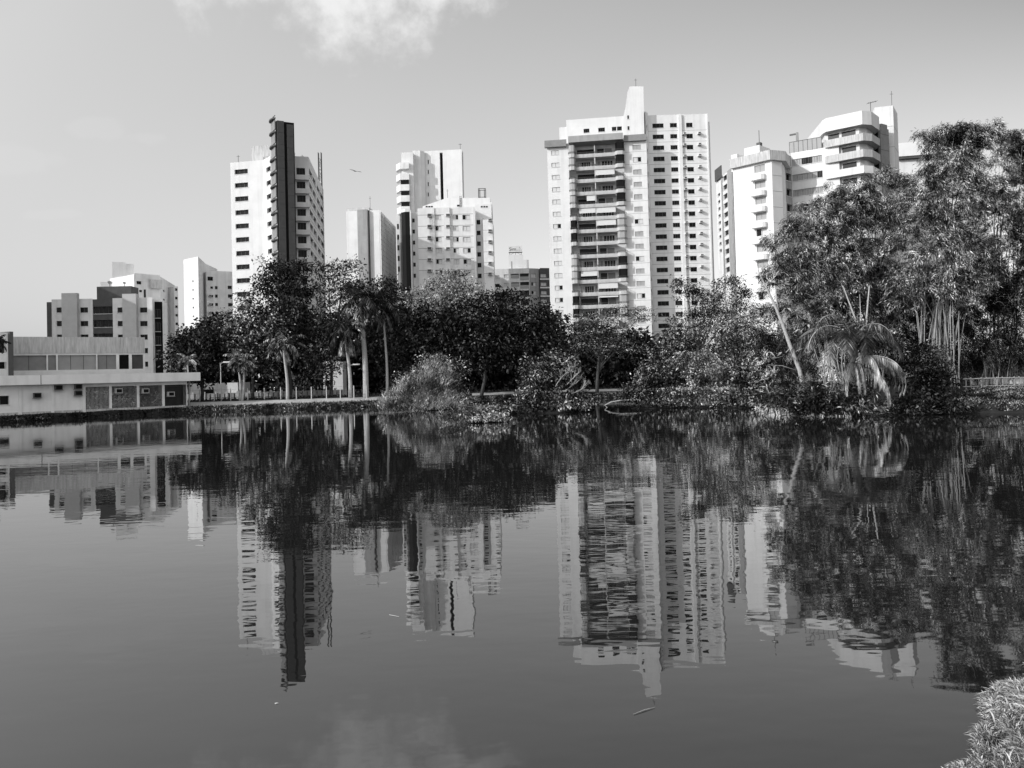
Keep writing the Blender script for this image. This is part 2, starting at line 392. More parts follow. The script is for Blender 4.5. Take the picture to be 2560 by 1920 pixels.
for (a, b_, c, d), barm in zip(holes, (palemetal, grey, midgrey, metal)):             # barred bays
    mb = mb_for(t); mb.fr = fr; mb.face([(a, 1.58, c), (b_, 1.58, c), (b_, 1.58, d), (a, 1.58, d)], glass)
    for z in (c + .25, d - .25): mb.box(a, b_, .08, .11, z, z + .05, metal)
    n = int((b_ - a) / .15)
    for k in range(1, n): x = a + (b_ - a) * k / n; mb.box(x - .022, x + .022, .05, .1, c, d, barm)
    mb.build('barred_window', t)
windows(t, fr, [(wh[0][0], wh[0][1], wh[0][2], wh[0][3])], 'dark', 1.0)
for x, y, big in ((285, 1225, 1), (470, 1158, 1), (640, 1205, 1), (640, 1150, 1), (990, 1185, 0), (1222, 1185, 0), (1442, 1212, 0)):
    u, z = fr.uz(A(x, y)); mbk = MB(); mbk.box(0, .8, -.75, .05, 0, .6, metal if big else palemetal); mbk.box(.08, .72, -.78, -.75, .08, .52, black)
    mbk.box(-.1, .9, -.7, 0, -.08, -.02, midgrey)
    o = mbk.build('air_conditioner'); me = o.data; bpy.data.objects.remove(o); place(me, 'air_conditioner', t, fr, u, 0, z)
hg = np.random.default_rng(4); hm_ = MB(fr.P(L * .8, .9, zl))  # leaf scatter stands in for trees reflected in the bay glass
hm_.fr = fr
for k in range(2600):
    bi = hg.choice([0, 0, 0, 1, 1, 2]); a, b_ = holes[bi][0], holes[bi][1]; x, y, z = a + .1 + (b_ - a - .2) * hg.random(), .45 + .9 * hg.random(), zl + .1 + (zt - zl) * .85 * hg.random() ** (1 + .6 * bi); w_ = .07 + .12 * hg.random()
    dx, dz = hg.normal() * w_, hg.normal() * w_; hm_.face([(x, y, z), (x + dx, y - .05, z + dz), (x + dx * 1.6 - dz * .4, y, z + dz * 1.6 + dx * .4), (x - dz * .5, y + .04, z + dx * .5)], leaf_pale)
tag(hm_.build('reflected_leaves'), 'pale leaves standing in for foliage reflected behind the window bars of the clubhouse', 'reflection')
f2 = Fr(pl(A, 85, 1000, 112), pl(A, 1255, 1000, 122))
mb = mb_for(t); mb.fr = f2
z0, z1 = zf1 - .5, f2.z(A(600, 700)); zw0, zw1 = f2.z(A(600, 984)), f2.z(A(600, 856))
xs = [f2.u(A(x, 920)) for x in (92, 402, 415, 486, 500, 832, 842, 1005, 1030, 1115, 1140, 1238)]
hl = [(xs[k], xs[k + 1], zw0, zw1) for k in (0, 2, 4, 6, 8, 10)]
mb.wall(-.5, f2.L, z0, zw1 + .25, hl, .35, clubm); mb.fr = f2
mb.box(-.5, f2.L, -.12, 10, zw1 + .25, z1, stained)
mb.face([(f2.L, 0, z0), (f2.L, 10, z0), (f2.L, 10, zw1 + .25), (f2.L, 0, zw1 + .25)], clubm)
mb.build('upper_floor', t)
for k, h in enumerate(hl):
    mb = mb_for(t); mb.fr = f2; m_ = [midgrey, midgrey, grey, midgrey, black, dark][k]
    mb.face([(h[0], .33, h[2]), (h[1], .33, h[2]), (h[1], .33, h[3]), (h[0], .33, h[3])], m_)
    n = [2, 1, 3, 2, 1, 1][k]
    for q in range(1, n): x = h[0] + (h[1] - h[0]) * q / n; mb.box(x - .03, x + .03, .3, .33, h[2], h[3], metal)
    mb.build('panelled_window', t)
# block at the left edge of the picture
f3 = Fr(pl(A, -320, 1000, 100), pl(A, 72, 1000, 105))
t = thing('annex', 'small block with dark openings rising behind the roof at the far left', 'building', (*f3.P(f3.L / 2, 3, 0)[:2], 1.1))
mb = mb_for(t); z1 = f3.z(A(40, 662)); h1 = [(f3.u(A(-250, 900)), f3.u(A(56, 900)), f3.z(A(20, 838)), f3.z(A(20, 715))), (f3.u(A(-250, 900)), f3.u(A(58, 900)), f3.z(A(20, 975)), f3.z(A(20, 915)))]
mb.fr = f3; mb.wall(0, f3.L, 1.1, z1, h1, .6, white2)
mb.fr = f3; mb.box(f3.L, f3.L + .5, -.35, 7, 1.1, z1 + .15, dark); mb.box(0, f3.L, .7, 7, 1.1, z1 - .05, white2); mb.build('wall', t)
windows(t, f3, h1, 'black', .6)
mb = MB((*f3.P(f3.L - 1, 1, 0)[:2], z1)); p = mb.base; mb.tube([(p[0], p[1], p[2] - .05), (p[0], p[1], p[2] + 1.6)], .04, metal)
mb.box(p[0] - .18, p[0] + .18, p[1] - .18, p[1] + .18, p[2] + 1.6, p[2] + 1.95, metal)
tag(mb.build('roof_light'), 'thin pole with a small boxy lamp on the roof of the far left block', 'lamp')

# ------------------------------------------------------------------ B1: four-storey block with vertical fins
fr = Fr(pl(A, 448, 600, 160), pl(A, 1320, 600, 161))
finm = mat('fin_grey', .5, var=.1)
t = thing('apartment_block', 'mid-rise grey block with two tall blank fins and a dark stair bay, behind the clubhouse', 'building', (*fr.P(fr.L / 2, 5, 0)[:2], G0))
mb = mb_for(t); z1 = fr.z(A(620, 372))
hs = []
for xa, xb in ((487, 552), (692, 760), (1014, 1078), (1208, 1272)): hs += col(fr, A, xa, xb, 445, 490, 5, 117)
hd = col(fr, A, 806, 973, 438, 500, 4, 117)
L = fr.L
pts = [fr.P(-1.6, 1.2, 0)[:2], fr.P(0, 1.2, 0)[:2], fr.P(0, 0, 0)[:2], fr.P(L, 0, 0)[:2], fr.P(L, 14, 0)[:2], fr.P(-1.6, 14, 0)[:2]]
mb.fr = fr
ua, ub = fr.u(A(803, 560)), fr.u(A(975, 560))
mb.wall(0, ua, G0, z1, hs, .3, white2); mb.fr = fr; mb.wall(ub, L, G0, z1, hs, .3, white2); mb.fr = fr
mb.box(-1.6, -.02, 1.2, 14, G0, z1 - .4, dark)
mb.box(0, ua, .35, 14, G0, z1 - .3, white2); mb.box(ua + .01, ub - .01, 1.2, 14, G0, z1 - .2, dark); mb.box(ub, L, .35, 3.5, G0, z1 - .3, white2)
mb.build('wall', t)
mb = mb_for(t); mb.fr = fr; mb.wall(ua, ub, G0, z1 - .15, hd, .5, dark); mb.build('stair_bay', t)
windows(t, fr, hs, 'dark')
hd2 = [(a + (b_ - a) * q, a + (b_ - a) * (q + .44), c, d) for a, b_, c, d in hd for q in (.04, .53)]
windows(t, fr, hd2, ['dark', 'black'], .5)
for xa, xb, ya in ((556, 688, 326), (1078, 1196, 332)):
    mb = mb_for(t); mb.fr = fr; mb.box(fr.u(A(xa, 600)), fr.u(A(xb, 600)), -1.0, -.01, G0, fr.z(A(xa, ya)), finm); mb.build('fin', t)
mb = mb_for(t); mb.fr = fr; ua, ub = fr.u(A(828, 300)), fr.u(A(1125, 300)); mb.box(ua, ub, .4, 4, z1 - .5, fr.z(A(900, 262)), dark); mb.build('roof_block', t)
f2 = Fr(fr.P(L + .02, 1.0, 0), pl(A, 1405, 600, 162.6))
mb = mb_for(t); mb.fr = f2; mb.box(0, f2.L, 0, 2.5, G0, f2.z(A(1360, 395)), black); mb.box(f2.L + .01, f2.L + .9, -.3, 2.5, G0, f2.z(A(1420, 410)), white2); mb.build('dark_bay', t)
hs = col(f2, A, 1340, 1385, 460, 535, 4, 117); windows(t, f2, [(a, b_, c, d) for a, b_, c, d in hs], 'dark', .02)
for x, y, r in ((950, 230, 20), (1075, 233, 13)):
    p = at(A(x, y), 163); mb = MB((p[0], p[1], p[2] - 2))
    n = 12; rr = r * .2893 / FOC * 166; c0 = Vector(p); nn = Vector((.5, -.6, .6)).normalized(); a_ = nn.orthogonal().normalized(); b_ = nn.cross(a_)
    rim = [c0 + (a_ * math.cos(q * 2 * math.pi / n) + b_ * math.sin(q * 2 * math.pi / n)) * rr for q in range(n)]
    ce = c0 - nn * rr * .35
    for q in range(n): mb.face([rim[q], rim[(q + 1) % n], ce], grey)
    mb.tube([ce, (p[0], p[1], p[2] - 2.2)], .05, metal); mb.tube([ce, c0 + nn * rr * .6], .03, metal, 5)
    tag(mb.build('satellite_dish'), ('larger' if r > 15 else 'smaller') + ' satellite dish on the dark roof block of the finned grey building', 'satellite dish')

t = thing('shading_tower', 'plain tall block beyond the left edge of the view', 'building', (-119, 141, G0)); mb = mb_for(t)
mb.box(-128, -110, 132, 150, G0, 36.5, white2); mb.build('wall', t)

# ------------------------------------------------------------------ B2: pale blocks farther off on the left
fr = Fr(pl(A, 870, 400, 228), pl(A, 1166, 400, 232))
t = thing('stepped_block', 'pale stepped apartment block with a square water tower, behind the finned grey block', 'building', (*fr.P(fr.L / 2, 5, 0)[:2], G0))
mb = mb_for(t); mb.fr = fr
za = fr.z(A(900, 222)); mb.box(0, fr.L, .5, 12, G0, za, white2)
ua, ub = fr.u(A(970, 150)), fr.u(A(1088, 150)); mb.box(ua, ub, 0.2, 7, za - .3, fr.z(A(1030, 52)), white)
mb.box(ub, fr.L - .1, .3, 6.5, za - .2, fr.z(A(1088, 58)) - .25, white2)
mb.build('water_tower', t)
f2 = Fr(pl(A, 1168, 400, 222), pl(A, 1385, 400, 228)); f3 = Fr(f2.P(f2.L, 0, 0), pl(A, 1512, 400, 250))
z1, z2 = f2.z(A(1250, 155)), f3.z(A(1440, 212))
hs = col(f2, A, 1180, 1222, 215, 243, 1, 73) + col(f2, A, 1203, 1228, 292, 312, 5, 73) + col(f2, A, 1242, 1262, 288, 372, 3, 84)
mb = mb_for(t); mb.fr = f2; mb.wall(0, f2.L, G0, z1, hs, .3, white2); mb.fr = f2; mb.box(0, f2.L, .35, 14, G0, z1 - .3, white2)
mb.box(f2.u(A(1290, 180)), f2.u(A(1385, 180)), -1, 0, f2.z(A(1300, 280)), f2.z(A(1300, 205)), stained)
mb.fr = f3; h3 = col(f3, A, 1408, 1424, 290, 306, 5, 75); mb.wall(0, f3.L, G0, z2, h3, .3, white2); mb.fr = f3; mb.box(0, f3.L, .35, 9, G0, z2 - .2, white2)
mb.build('wall', t); windows(t, f2, hs, 'dark'); windows(t, f3, h3, 'dark')
f4 = Fr(pl(A, 1505, 400, 238), pl(A, 1540, 400, 239)); z1 = f4.z(A(1520, 262))
hs = col(f4, A, 1512, 1534, 278, 300, 6, 74); mb = mb_for(t); mb.fr = f4; mb.wall(0, f4.L, G0, z1, hs, .3, white2); mb.fr = f4; mb.box(0, f4.L, .35, 8, G0, z1 - .1, white2); mb.build('side_wing', t); windows(t, f4, hs, 'dark')

fr = Fr(pl(A, 1592, 400, 221), pl(A, 1718, 400, 216))
t = thing('slab_tower', 'bright white slab building with a narrow shaded edge, left of the dark-slab tower', 'building', (*fr.P(fr.L / 2, 5, 0)[:2], G0))
mb = mb_for(t); z1 = fr.z(A(1640, 20)); f2 = Fr(fr.P(fr.L, 0, 0), pl(A, 1785, 400, 230))
hs = col(fr, A, 1660, 1672, 212, 224, 5, 76)
shell(mb, [fr.P(0, 0, 0)[:2], fr.P(fr.L, 0, 0)[:2], f2.P(f2.L, 0, 0)[:2], back(fr.P(0, 0, 0)[:2], 2, 20)], G0, z1, white, {0: hs})
mb.build('wall', t); windows(t, fr, hs, 'dark')
f3 = Fr(pl(A, 1786, 400, 224), pl(A, 2018, 400, 228)); z1 = f3.z(A(1850, 128))
hs = col(f3, A, 1793, 1840, 178, 212, 1, 73) + col(f3, A, 1818, 1840, 262, 283, 6, 73) + col(f3, A, 1968, 2003, 256, 285, 5, 75)
hb = col(f3, A, 1857, 1880, 260, 286, 6, 73)
mb = mb_for(t); mb.fr = f3; mb.wall(0, f3.L, G0, z1, hs + hb, .3, white2); mb.fr = f3; mb.box(0, f3.L, .35, 12, G0, z1 - .3, white2)
mb.fr = f3; mb.box(f3.u(A(1856, 300)), f3.u(A(1882, 300)), -.02, .2, G0, hb[-1][2] - .3, grey) if 0 else None
mb.build('rear_wing', t); windows(t, f3, hs, 'dark'); windows(t, f3, hb, 'black')
acs(t, f3, [(f3.u(A(1800, 345 + k * 73)), f3.z(A(1800, 350 + k * 73))) for k in range(5)])

# ------------------------------------------------------------------ B3: tower with the tall dark slab
f1 = Fr(pl(B, 200, 900, 167), pl(B, 487, 900, 165.4)); f2 = Fr(f1.P(f1.L, 0, 0), pl(B, 548, 900, 162.6))
f4 = Fr(pl(B, 752, 900, 163.2), pl(B, 878, 900, 164)); f5 = Fr(f4.P(f4.L, 0, 0), pl(B, 1002, 900, 193))
t = thing('apartment_tower', 'white tower with rows of black slots and a tall dark slab rising above its roof', 'building', (*f1.P(8, 8, 0)[:2], G0))
z1 = f1.z(B(300, 464))
h1 = col(f1, B, 229, 343, 534, 575, 12, 117.3); h2 = col(f2, B, 503, 546, 518, 560, 10, 118.5)
h2 = [(a, f2.L - .05, c, d) for a, b_, c, d in h2]
h4 = col(f4, B, 764, 838, 516, 577, 11, 118); h4 = [(a, b_, c - .1, d) for a, b_, c, d in h4]
zz = [h[2] for h in h4]; Ls = f5.L
h5 = [(a * Ls, b_ * Ls, z + .55, z + 1.75) for z in zz for a, b_ in ((.02, .20), (.24, .42), (.50, .70), (.74, .96))]
mb = mb_for(t)
shell(mb, [f1.P(0, 0, 0)[:2], f1.P(f1.L, 0, 0)[:2], f2.P(f2.L, 0, 0)[:2], f4.P(0, 0, 0)[:2], f4.P(f4.L, 0, 0)[:2], f5.P(f5.L, 0, 0)[:2], back(f1.P(0, 0, 0)[:2], 0, 28)],
      G0, z1, white, {0: h1, 1: h2, 3: h4, 4: h5}, .45)
lines(mb, f5, [z - .3 for z in zz], 0, Ls)
mb.build('wall', t)
windows(t, f1, h1, 'black', .45); windows(t, f2, h2, 'black', .45); windows(t, f4, h4, 'black', .45); windows(t, f5, h5, 'dark', .45)
for h in h4:
    mb = mb_for(t); mb.fr = f4; mb.box(0.1, f4.L + .05, -.85, -.01, h[2] - 1.05, h[2] - .05, white2); mb.build('balcony', t)
f3 = Fr(pl(B, 603, 800, 157.6), pl(B, 759, 800, 159.2)); zt = f3.z(B(630, 108))
mb = mb_for(t); mb.fr = f3; L = f3.L
mb.box(0, L, .25, 4.2, G0, zt - .1, black)
p = [f3.u(B(x, 900)) for x in (612, 671, 696, 757)]
zs = [zt - .05 - k * 2.42 for k in range(24)]; zs = [z for z in zs if z > 3]
for a, b_, dz in ((p[0], p[1], 0), (p[2], p[3] - .12, -.55)):
    for za, zb_ in zip(zs, zs[1:]): mb.box(a, b_, 0, .24, zb_ + .035 + dz, za + dz, darkslab)
mb.build('dark_slab', t)
f6 = Fr(pl(B, 556, 800, 161.0), f3.P(0, .4, 0))
mb = mb_for(t); mb.fr = f6; mb.box(0, f6.L - .05, .05, 1.5, G0, zt - .3, grey)
lz = f6.z(B(550, 130)); dl = (f6.z(B(550, 240)) - f6.z(B(550, 1165))) / 8
lev = [lz + .2] + [f6.z(B(550, 240)) - dl * k for k in range(13)]
for z in lev:
    if z > 4: mb.box(.35, f6.L - .5, -.12, .05, z + .6, z + 2.6 if z < lz - 2 else z + .7, midgrey)
mb.build('slab_edge', t)
for z in lev:
    if z < 4: continue
    mb = mb_for(t); mb.fr = f6
    mb.prism([(-.1 + (f6.L + .0) * .5 * (1 - math.cos(w)), -.72 * math.sin(w)) for w in [math.pi * k / 10 for k in range(11)]], z - .14, z + .14, dark); mb.build('ledge', t)
mb = mb_for(t); mb.fr = f1; mb.box(f1.u(B(312, 400)), f1.u(B(560, 400)), 3, 10, z1 - .4, f1.z(B(400, 303)) + .3, stained)
mb.build('roof_house', t)
mb = mb_for(t); mb.fr = f1; a, b_ = f1.u(B(466, 420)), f1.u(B(526, 420)); zc = f1.z(B(490, 414))
for x in (a, (a + b_) / 2, b_): mb.box(x - .05, x + .05, .7, .8, z1, zc, metal)
for q in (1, .55): mb.box(a, b_, .72, .78, z1 + (zc - z1) * q - .05, z1 + (zc - z1) * q + .02, metal)
mb.build('railing', t)
# lattice mast beside the tower
p = at(B(985, 1280), 190); zt2 = at(B(980, 385), 190)[2]; mb = MB((p[0], p[1], G0)); w = .34
legs = [(p[0] + dx * w, p[1] + dy * w) for dx, dy in ((-1, -1), (1, -1), (1, 1), (-1, 1))]
for x, y in legs: mb.tube([(x, y, G0), (x, y, zt2)], .09, metal, 5)
z = G0 + 1; k = 0
while z < zt2 - 1.5:
    for q in range(4): a_, b_ = legs[q], legs[(q + 1) % 4]; mb.tube([(*a_, z), (*b_, z)], .05, metal, 4); mb.tube([(*(a_ if k % 2 else b_), z), (*(b_ if k % 2 else a_), z + 1.7)], .04, metal, 4)
    z += 1.7; k += 1
tag(mb.build('lattice_mast'), 'thin lattice radio mast standing beside the tower with the dark slab', 'mast')

# ------------------------------------------------------------------ B5a: white block with the grid side
f1 = Fr(pl(Q, 106, 1000, 228), pl(Q, 432, 1000, 227)); f2 = Fr(f1.P(f1.L, 0, 0), pl(Q, 582, 1000, 252))
t = thing('grid_side_block', 'white block with a blank grey panel and a dark grid of windows along its side', 'building', (*f1.P(f1.L / 2, 8, 0)[:2], G0))
z1 = f1.z(Q(270, 698)); mb = mb_for(t)
shell(mb, [f1.P(0, 0, 0)[:2], f1.P(f1.L, 0, 0)[:2], f2.P(f2.L, 0, 0)[:2], back(f1.P(0, 0, 0)[:2], 3, 22)], G0, z1, white)
mb.fr = f1; mb.box(0, f1.u(Q(320, 700)), .6, 8, z1 - .2, f1.z(Q(200, 664)), stained); mb.build('wall', t)
mb = mb_for(t); mb.fr = f1; mb.box(f1.u(Q(225, 900)), f1.u(Q(322, 900)), -1.2, -.01, G0, z1 + .1, grey); mb.box(f1.u(Q(322, 900)), f1.u(Q(334, 900)), -.15, -.01, G0, z1, dark); mb.build('grey_panel', t)
mb = mb_for(t); mb.fr = f2; L = f2.L; mb.box(.2, L - .3, -.03, -.01, G0, z1 - .6, glass)
for k in range(12): x = .2 + (L - .5) * k / 11; mb.box(x - .16, x + .16, -.4, -.03, G0, z1 - .1, white2)
zk = z1 - 1.2
while zk > G0: mb.box(.2, L - .3, -.2, -.035, zk - .1, zk + .1, midgrey); zk -= 1.42
mb.build('window_grid', t)

# ------------------------------------------------------------------ B5b: tall pale tower behind
f1 = Fr(pl(Q, 652, 500, 229), pl(Q, 768, 500, 229)); Y2 = 231
t = thing('balcony_tower', 'tall pale tower with a black vertical slot and angular balconies on its left edge', 'building', (*f1.P(8, 8, 0)[:2], G0))
mb = mb_for(t); z1 = f1.z(Q(700, 122)); mb.fr = f1; mb.box(0, f1.L, 0, 14, G0, z1, white)
fs = Fr(pl(Q, 766, 500, Y2), pl(Q, 840, 500, Y2)); fe = Fr(fs.P(fs.L, 0, 0), pl(Q, 884, 500, 232.4)); zs_ = fs.z(Q(800, 104))
mb.fr = None; shell(mb, [fs.P(0, 0, 0)[:2], fs.P(fs.L, 0, 0)[:2], fe.P(fe.L, 0, 0)[:2], back(fs.P(0, 0, 0)[:2], 0, 8)], G0, zs_, white)
fm_ = Fr(pl(Q, 880, 500, 233), pl(Q, 1250, 500, 232)); zm = fm_.z(Q(1000, 104)); sl_ = [(fm_.u(Q(1028, 350)), fm_.u(Q(1058, 350)), 20, fm_.z(Q(1040, 124)))]
hw = [(fm_.u(Q(905, y)), fm_.u(Q(916, y)), fm_.z(Q(910, y + 40)), fm_.z(Q(910, y))) for y in (196, 295, 415, 518)]
mb.fr = fm_; mb.wall(0, fm_.L, G0, zm, sl_ + hw, .8, white); mb.fr = fm_; mb.box(0, fm_.L, .85, 3, G0, zm - .1, white)
mb.build('wall', t)
mb = mb_for(t); mb.fr = fm_; h = sl_[0]; mb.face([(h[0], .78, h[2]), (h[1], .78, h[2]), (h[1], .78, h[3]), (h[0], .78, h[3])], black); mb.build('dark_slot', t)
windows(t, fm_, hw, 'black', .3)
for k in range(7):
    y = 232 + k * 108; zb_ = f1.z(Q(680, y + 62)); zt_ = f1.z(Q(680, y))
    a, b_ = f1.u(Q(640, 400)), f1.u(Q(728, 400)); c = f1.u(Q(590, 400))
    mb = mb_for(t); mb.fr = f1; mb.prism([(c, 3), (c, 1.2), (a, -1.3), (b_, -1.3), (b_, -.02), (a + 1, -.02), (a, .2), (-.02, 3)], zb_, zt_, white2); mb.build('balcony', t)
    if k >= 2:
        mb = mb_for(t); mb.fr = f1; mb.box(a + .1, b_ - .2, -.9, -.03, zt_ + .02, f1.z(Q(680, y + 108 - 8 - 100 + 62 - 108)) - .02 if 0 else zt_ + 1.5, glass); mb.build('window', t)
p = at(Q(1228, 105), 236); mb = MB(tuple(p)); mb.tube([p + (0, 0, -.2), p + (0, 0, 2.2)], .06, metal, 5); mb.tube([p + (-.5, 0, 1.9), p + (.5, 0, 1.9)], .05, metal, 4)
tag(mb.build('antenna'), 'thin antenna on the roof edge of the tall pale tower with the black slot', 'antenna')

# ------------------------------------------------------------------ B5c: broad white block in the middle
f1 = Fr(pl(Q, 812, 1000, 206), pl(Q, 1380, 1000, 206)); Yc = 206
t = thing('panelled_block', 'broad white apartment block of panelled floors with a curved black glass corner', 'building', (*f1.P(f1.L / 2, 8, 0)[:2], G0))
z1 = f1.z(Q(1000, 670)); hsh, hac = [], []
for xa, xb in ((978, 1036), (1152, 1206), (1248, 1322)): hsh += col(f1, Q, xa, xb, 740, 786, 6, 109.5)
mb = mb_for(t); mb.fr = f1; L = f1.L
mb.wall(0, L, G0, z1, hsh, .25, white); mb.fr = f1; mb.box(0, L, .3, 13, G0, z1 - .25, white)
for xa, xb, d in ((952, 974, .25), (1068, 1126, .5), (1358, 1380, .3)): mb.box(f1.u(Q(xa, 900)), f1.u(Q(xb, 900)), -d, -.005, G0, z1 - .02, white)
lines(mb, f1, [f1.z(Q(1000, y)) for y in (738, 848, 957, 1067, 1177, 1285)], 0, L, None, .12)
mb.build('wall', t)
windows(t, f1, hsh, ['shut', 'half', 'shut', 'halfr', 'half', 'shut'], .25)
acs(t, f1, [f1.uz(Q(x, 760 + k * 109.5)) for k in range(6) for x in (905, 1088)], ac_mesh(1.1, .7, .75))
# black glass corner
cxs = [f1.u(Q(x, 900)) for x in (624, 650, 690, 735)]
mb = mb_for(t); mb.fr = f1; za = f1.z(Q(690, 715)); pl_ = [(cxs[0], 2.2), (cxs[1], .2), (cxs[2], -.6), (cxs[3], -.5), (cxs[3], 6), (cxs[0], 6)]
mb.prism(pl_, G0, za, glass, white); mb.prism([(cxs[3], -.65), (cxs[3] + .3, -.65), (cxs[3] + .3, 6), (cxs[3], 6)], G0, za + .5, white)
for k in range(1, 3): mb.box(cxs[1], cxs[3], -.68, -.62, G0, za, metal) if 0 else None
mb.build('glass_corner', t)
mb = mb_for(t); mb.fr = f1; mb.prism([(x, y - .2) for x, y in pl_[:4]] + [(cxs[3], .2), (cxs[2], .0), (cxs[1], .8), (cxs[0], 2.8)], za, za + .75, white); mb.build('parapet', t)
f2 = Fr(f1.P(cxs[3] + .35, .9, 0), f1.P(-.02, .9, 0)); hs = col(f2, Q, 752, 776, 775, 815, 6, 109); mb = mb_for(t); mb.fr = f2
mb.wall(0, f2.L, G0, z1 - .9, hs, .3, white2); mb.fr = f2; mb.box(0, f2.L, .35, 8, G0, z1 - 1, white2)
mb.build('recess_wall', t); windows(t, f2, hs, 'dark')
mb = mb_for(t); mb.fr = f1; a = f1.u(Q(600, 900)); mb.wall(a, cxs[0] - .02, G0, f1.z(Q(612, 730)), [], .2, white2); mb.fr = f1
mb.box(a, cxs[0] - .02, 2.3, 6, G0, f1.z(Q(612, 735)), white2); mb.build('side_strip', t)
windows(t, f1, col(f1, Q, 602, 620, 830, 880, 5, 105), 'black', .02)
f3 = Fr(f1.P(L + .02, 2.2, 0), pl(Q, 1452, 1000, 208)); hs = col(f3, Q, 1387, 1424, 790, 835, 6, 106); mb = mb_for(t); mb.fr = f3; zr = f3.z(Q(1420, 760))
mb.wall(0, f3.L, G0, zr, hs, .3, white2); mb.fr = f3; mb.box(0, f3.L, .35, 10, G0, zr - .1, white2); mb.build('recess_wall', t); windows(t, f3, hs, 'dark')
f4 = Fr(pl(Q, 1454, 1000, 206.4), pl(Q, 1552, 1000, 206.4)); zr4 = f4.z(Q(1500, 786)); mb = mb_for(t); mb.fr = f4; mb.box(0, f4.L, 0, 12, G0, zr4, white)
lines(mb, f4, [f4.z(Q(1500, 890 + k * 107)) for k in range(5)], 0, f4.L, None, .1); mb.build('right_wing', t)
acs(t, f4, [f4.uz(Q(1504, 805 + k * 106.5)) for k in range(6)], ac_mesh(1.0, .7, .7))
f5 = Fr(pl(Q, 855, 700, 211), pl(Q, 1540, 700, 211)); mb = mb_for(t); mb.fr = f5
zA, zB, zC, zD = f5.z(Q(860, 655)), f5.z(Q(1095, 572)), f5.z(Q(1520, 572)), z1 - 1
uB, uC = f5.u(Q(1095, 600)), f5.u(Q(1522, 600))
for y in (0, 8): mb.face([(0, y, zD), (f5.L, y, zD), (f5.L, y, zC - 1.2), (uC, y, zC - 1.2), (uC, y, zC), (uB, y, zB), (0, y, zA)], white)
mb.face([(0, 0, zA), (uB, 0, zB), (uB, 8, zB), (0, 8, zA)], white); mb.face([(uB, 0, zB), (uC, 0, zC), (uC, 8, zC), (uB, 8, zB)], white)
mb.face([(uC, 0, zC), (uC, 0, zC - 1.2), (uC, 8, zC - 1.2), (uC, 8, zC)], white); mb.face([(uC, 0, zC - 1.2), (f5.L, 0, zC - 1.2), (f5.L, 8, zC - 1.2), (uC, 8, zC - 1.2)], white)
mb.face([(f5.L, 0, zD), (f5.L, 8, zD), (f5.L, 8, zC - 1.2), (f5.L, 0, zC - 1.2)], white); mb.face([(0, 0, zD), (0, 0, zA), (0, 8, zA), (0, 8, zD)], white)
mb.box(f5.u(Q(1380, 750)), f5.L - .1, -1, 4, G0, f5.z(Q(1450, 640)), white)
mb.build('penthouse', t)
pw = [(885, 905), (911, 931), (936, 956), (1195, 1220), (1430, 1448), (1456, 1474), (1480, 1498)]
windows(t, f5, [(f5.u(Q(a, 660)), f5.u(Q(b_, 660)), f5.z(Q(a, 666 if a < 1100 or a > 1300 else 658)), f5.z(Q(a, 652 if a < 1100 or a > 1300 else 640))) for a, b_ in pw[:4]], 'black', .02)
fx = Fr(f5.P(0, -1, 0), f5.P(f5.L, -1, 0)); windows(t, fx, [(fx.u(Q(a, 660)), fx.u(Q(b_, 660)), fx.z(Q(a, 667)), fx.z(Q(a, 652))) for a, b_ in pw[4:]], 'black', .02)
mb = mb_for(t); mb.fr = f5; a, b_ = f5.u(Q(1222, 600)), f5.u(Q(1238, 600)); zt_ = f5.z(Q(1230, 552))
for x in (a, b_): mb.box(x - .04, x + .04, -.15, -.08, z1, zt_, metal)
zk = z1 + .3
while zk < zt_: mb.box(a, b_, -.14, -.09, zk - .03, zk + .03, metal); zk += .45
mb.build('ladder', t)
a, b_, zc0, zc1 = f5.u(Q(1405, 520)), f5.u(Q(1476, 520)), zC, f5.z(Q(1440, 470))
q0 = f5.P((a + b_) / 2, 2, zC); mb = MB(q0); mb.fr = f5
for x in (a, a + .35, b_ - .35, b_):
    for y in (1, 3): mb.box(x - .07, x + .07, y - .07, y + .07, zc0, zc1, metal)
for y in (1, 3):
    for z in (zc1, zc0 + .5): mb.box(a, b_, y - .06, y + .06, z - .08, z + .06, metal)
for x in (a, b_): mb.box(x - .06, x + .06, 1, 3, zc1 - .08, zc1 + .06, metal)
tag(mb.build('tank_frame'), 'open metal frame standing on the roof of the broad white block', 'metal frame')

# ------------------------------------------------------------------ B6: small block with the rooftop sign
f1 = Fr(pl(Q, 1562, 1200, 262), pl(Q, 1906, 1200, 262)); f2 = Fr(f1.P(f1.L, .6, 0), pl(Q, 2000, 1200, 264)); f3 = Fr(f2.P(f2.L, -.8, 0), pl(Q, 2104, 1200, 264))
t = thing('small_block', 'low grey and white block with loggias and a dark right end, left of the high-rise', 'building', (*f1.P(f1.L / 2, 6, 0)[:2], G0))
z1 = f1.z(Q(1740, 1270)); hw = col(f1, Q, 1566, 1614, 1338, 1370, 4, 84) + col(f1, Q, 1658, 1700, 1328, 1360, 4, 84); hb = col(f1, Q, 1726, 1808, 1322, 1362, 4, 84) + col(f1, Q, 1816, 1904, 1318, 1380, 4, 84)
mb = mb_for(t); mb.fr = f1; mb.wall(0, f1.L, G0, z1, hw + hb, 1.2, white2); mb.fr = f1; mb.box(0, f1.L, 1.3, 12, G0, z1 - .2, white2)
mb.build('wall', t); windows(t, f1, hw, ['shut', 'dark'], .3)
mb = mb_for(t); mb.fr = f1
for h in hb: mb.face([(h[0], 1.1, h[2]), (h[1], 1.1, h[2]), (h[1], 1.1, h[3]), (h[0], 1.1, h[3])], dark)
mb.build('loggia', t)
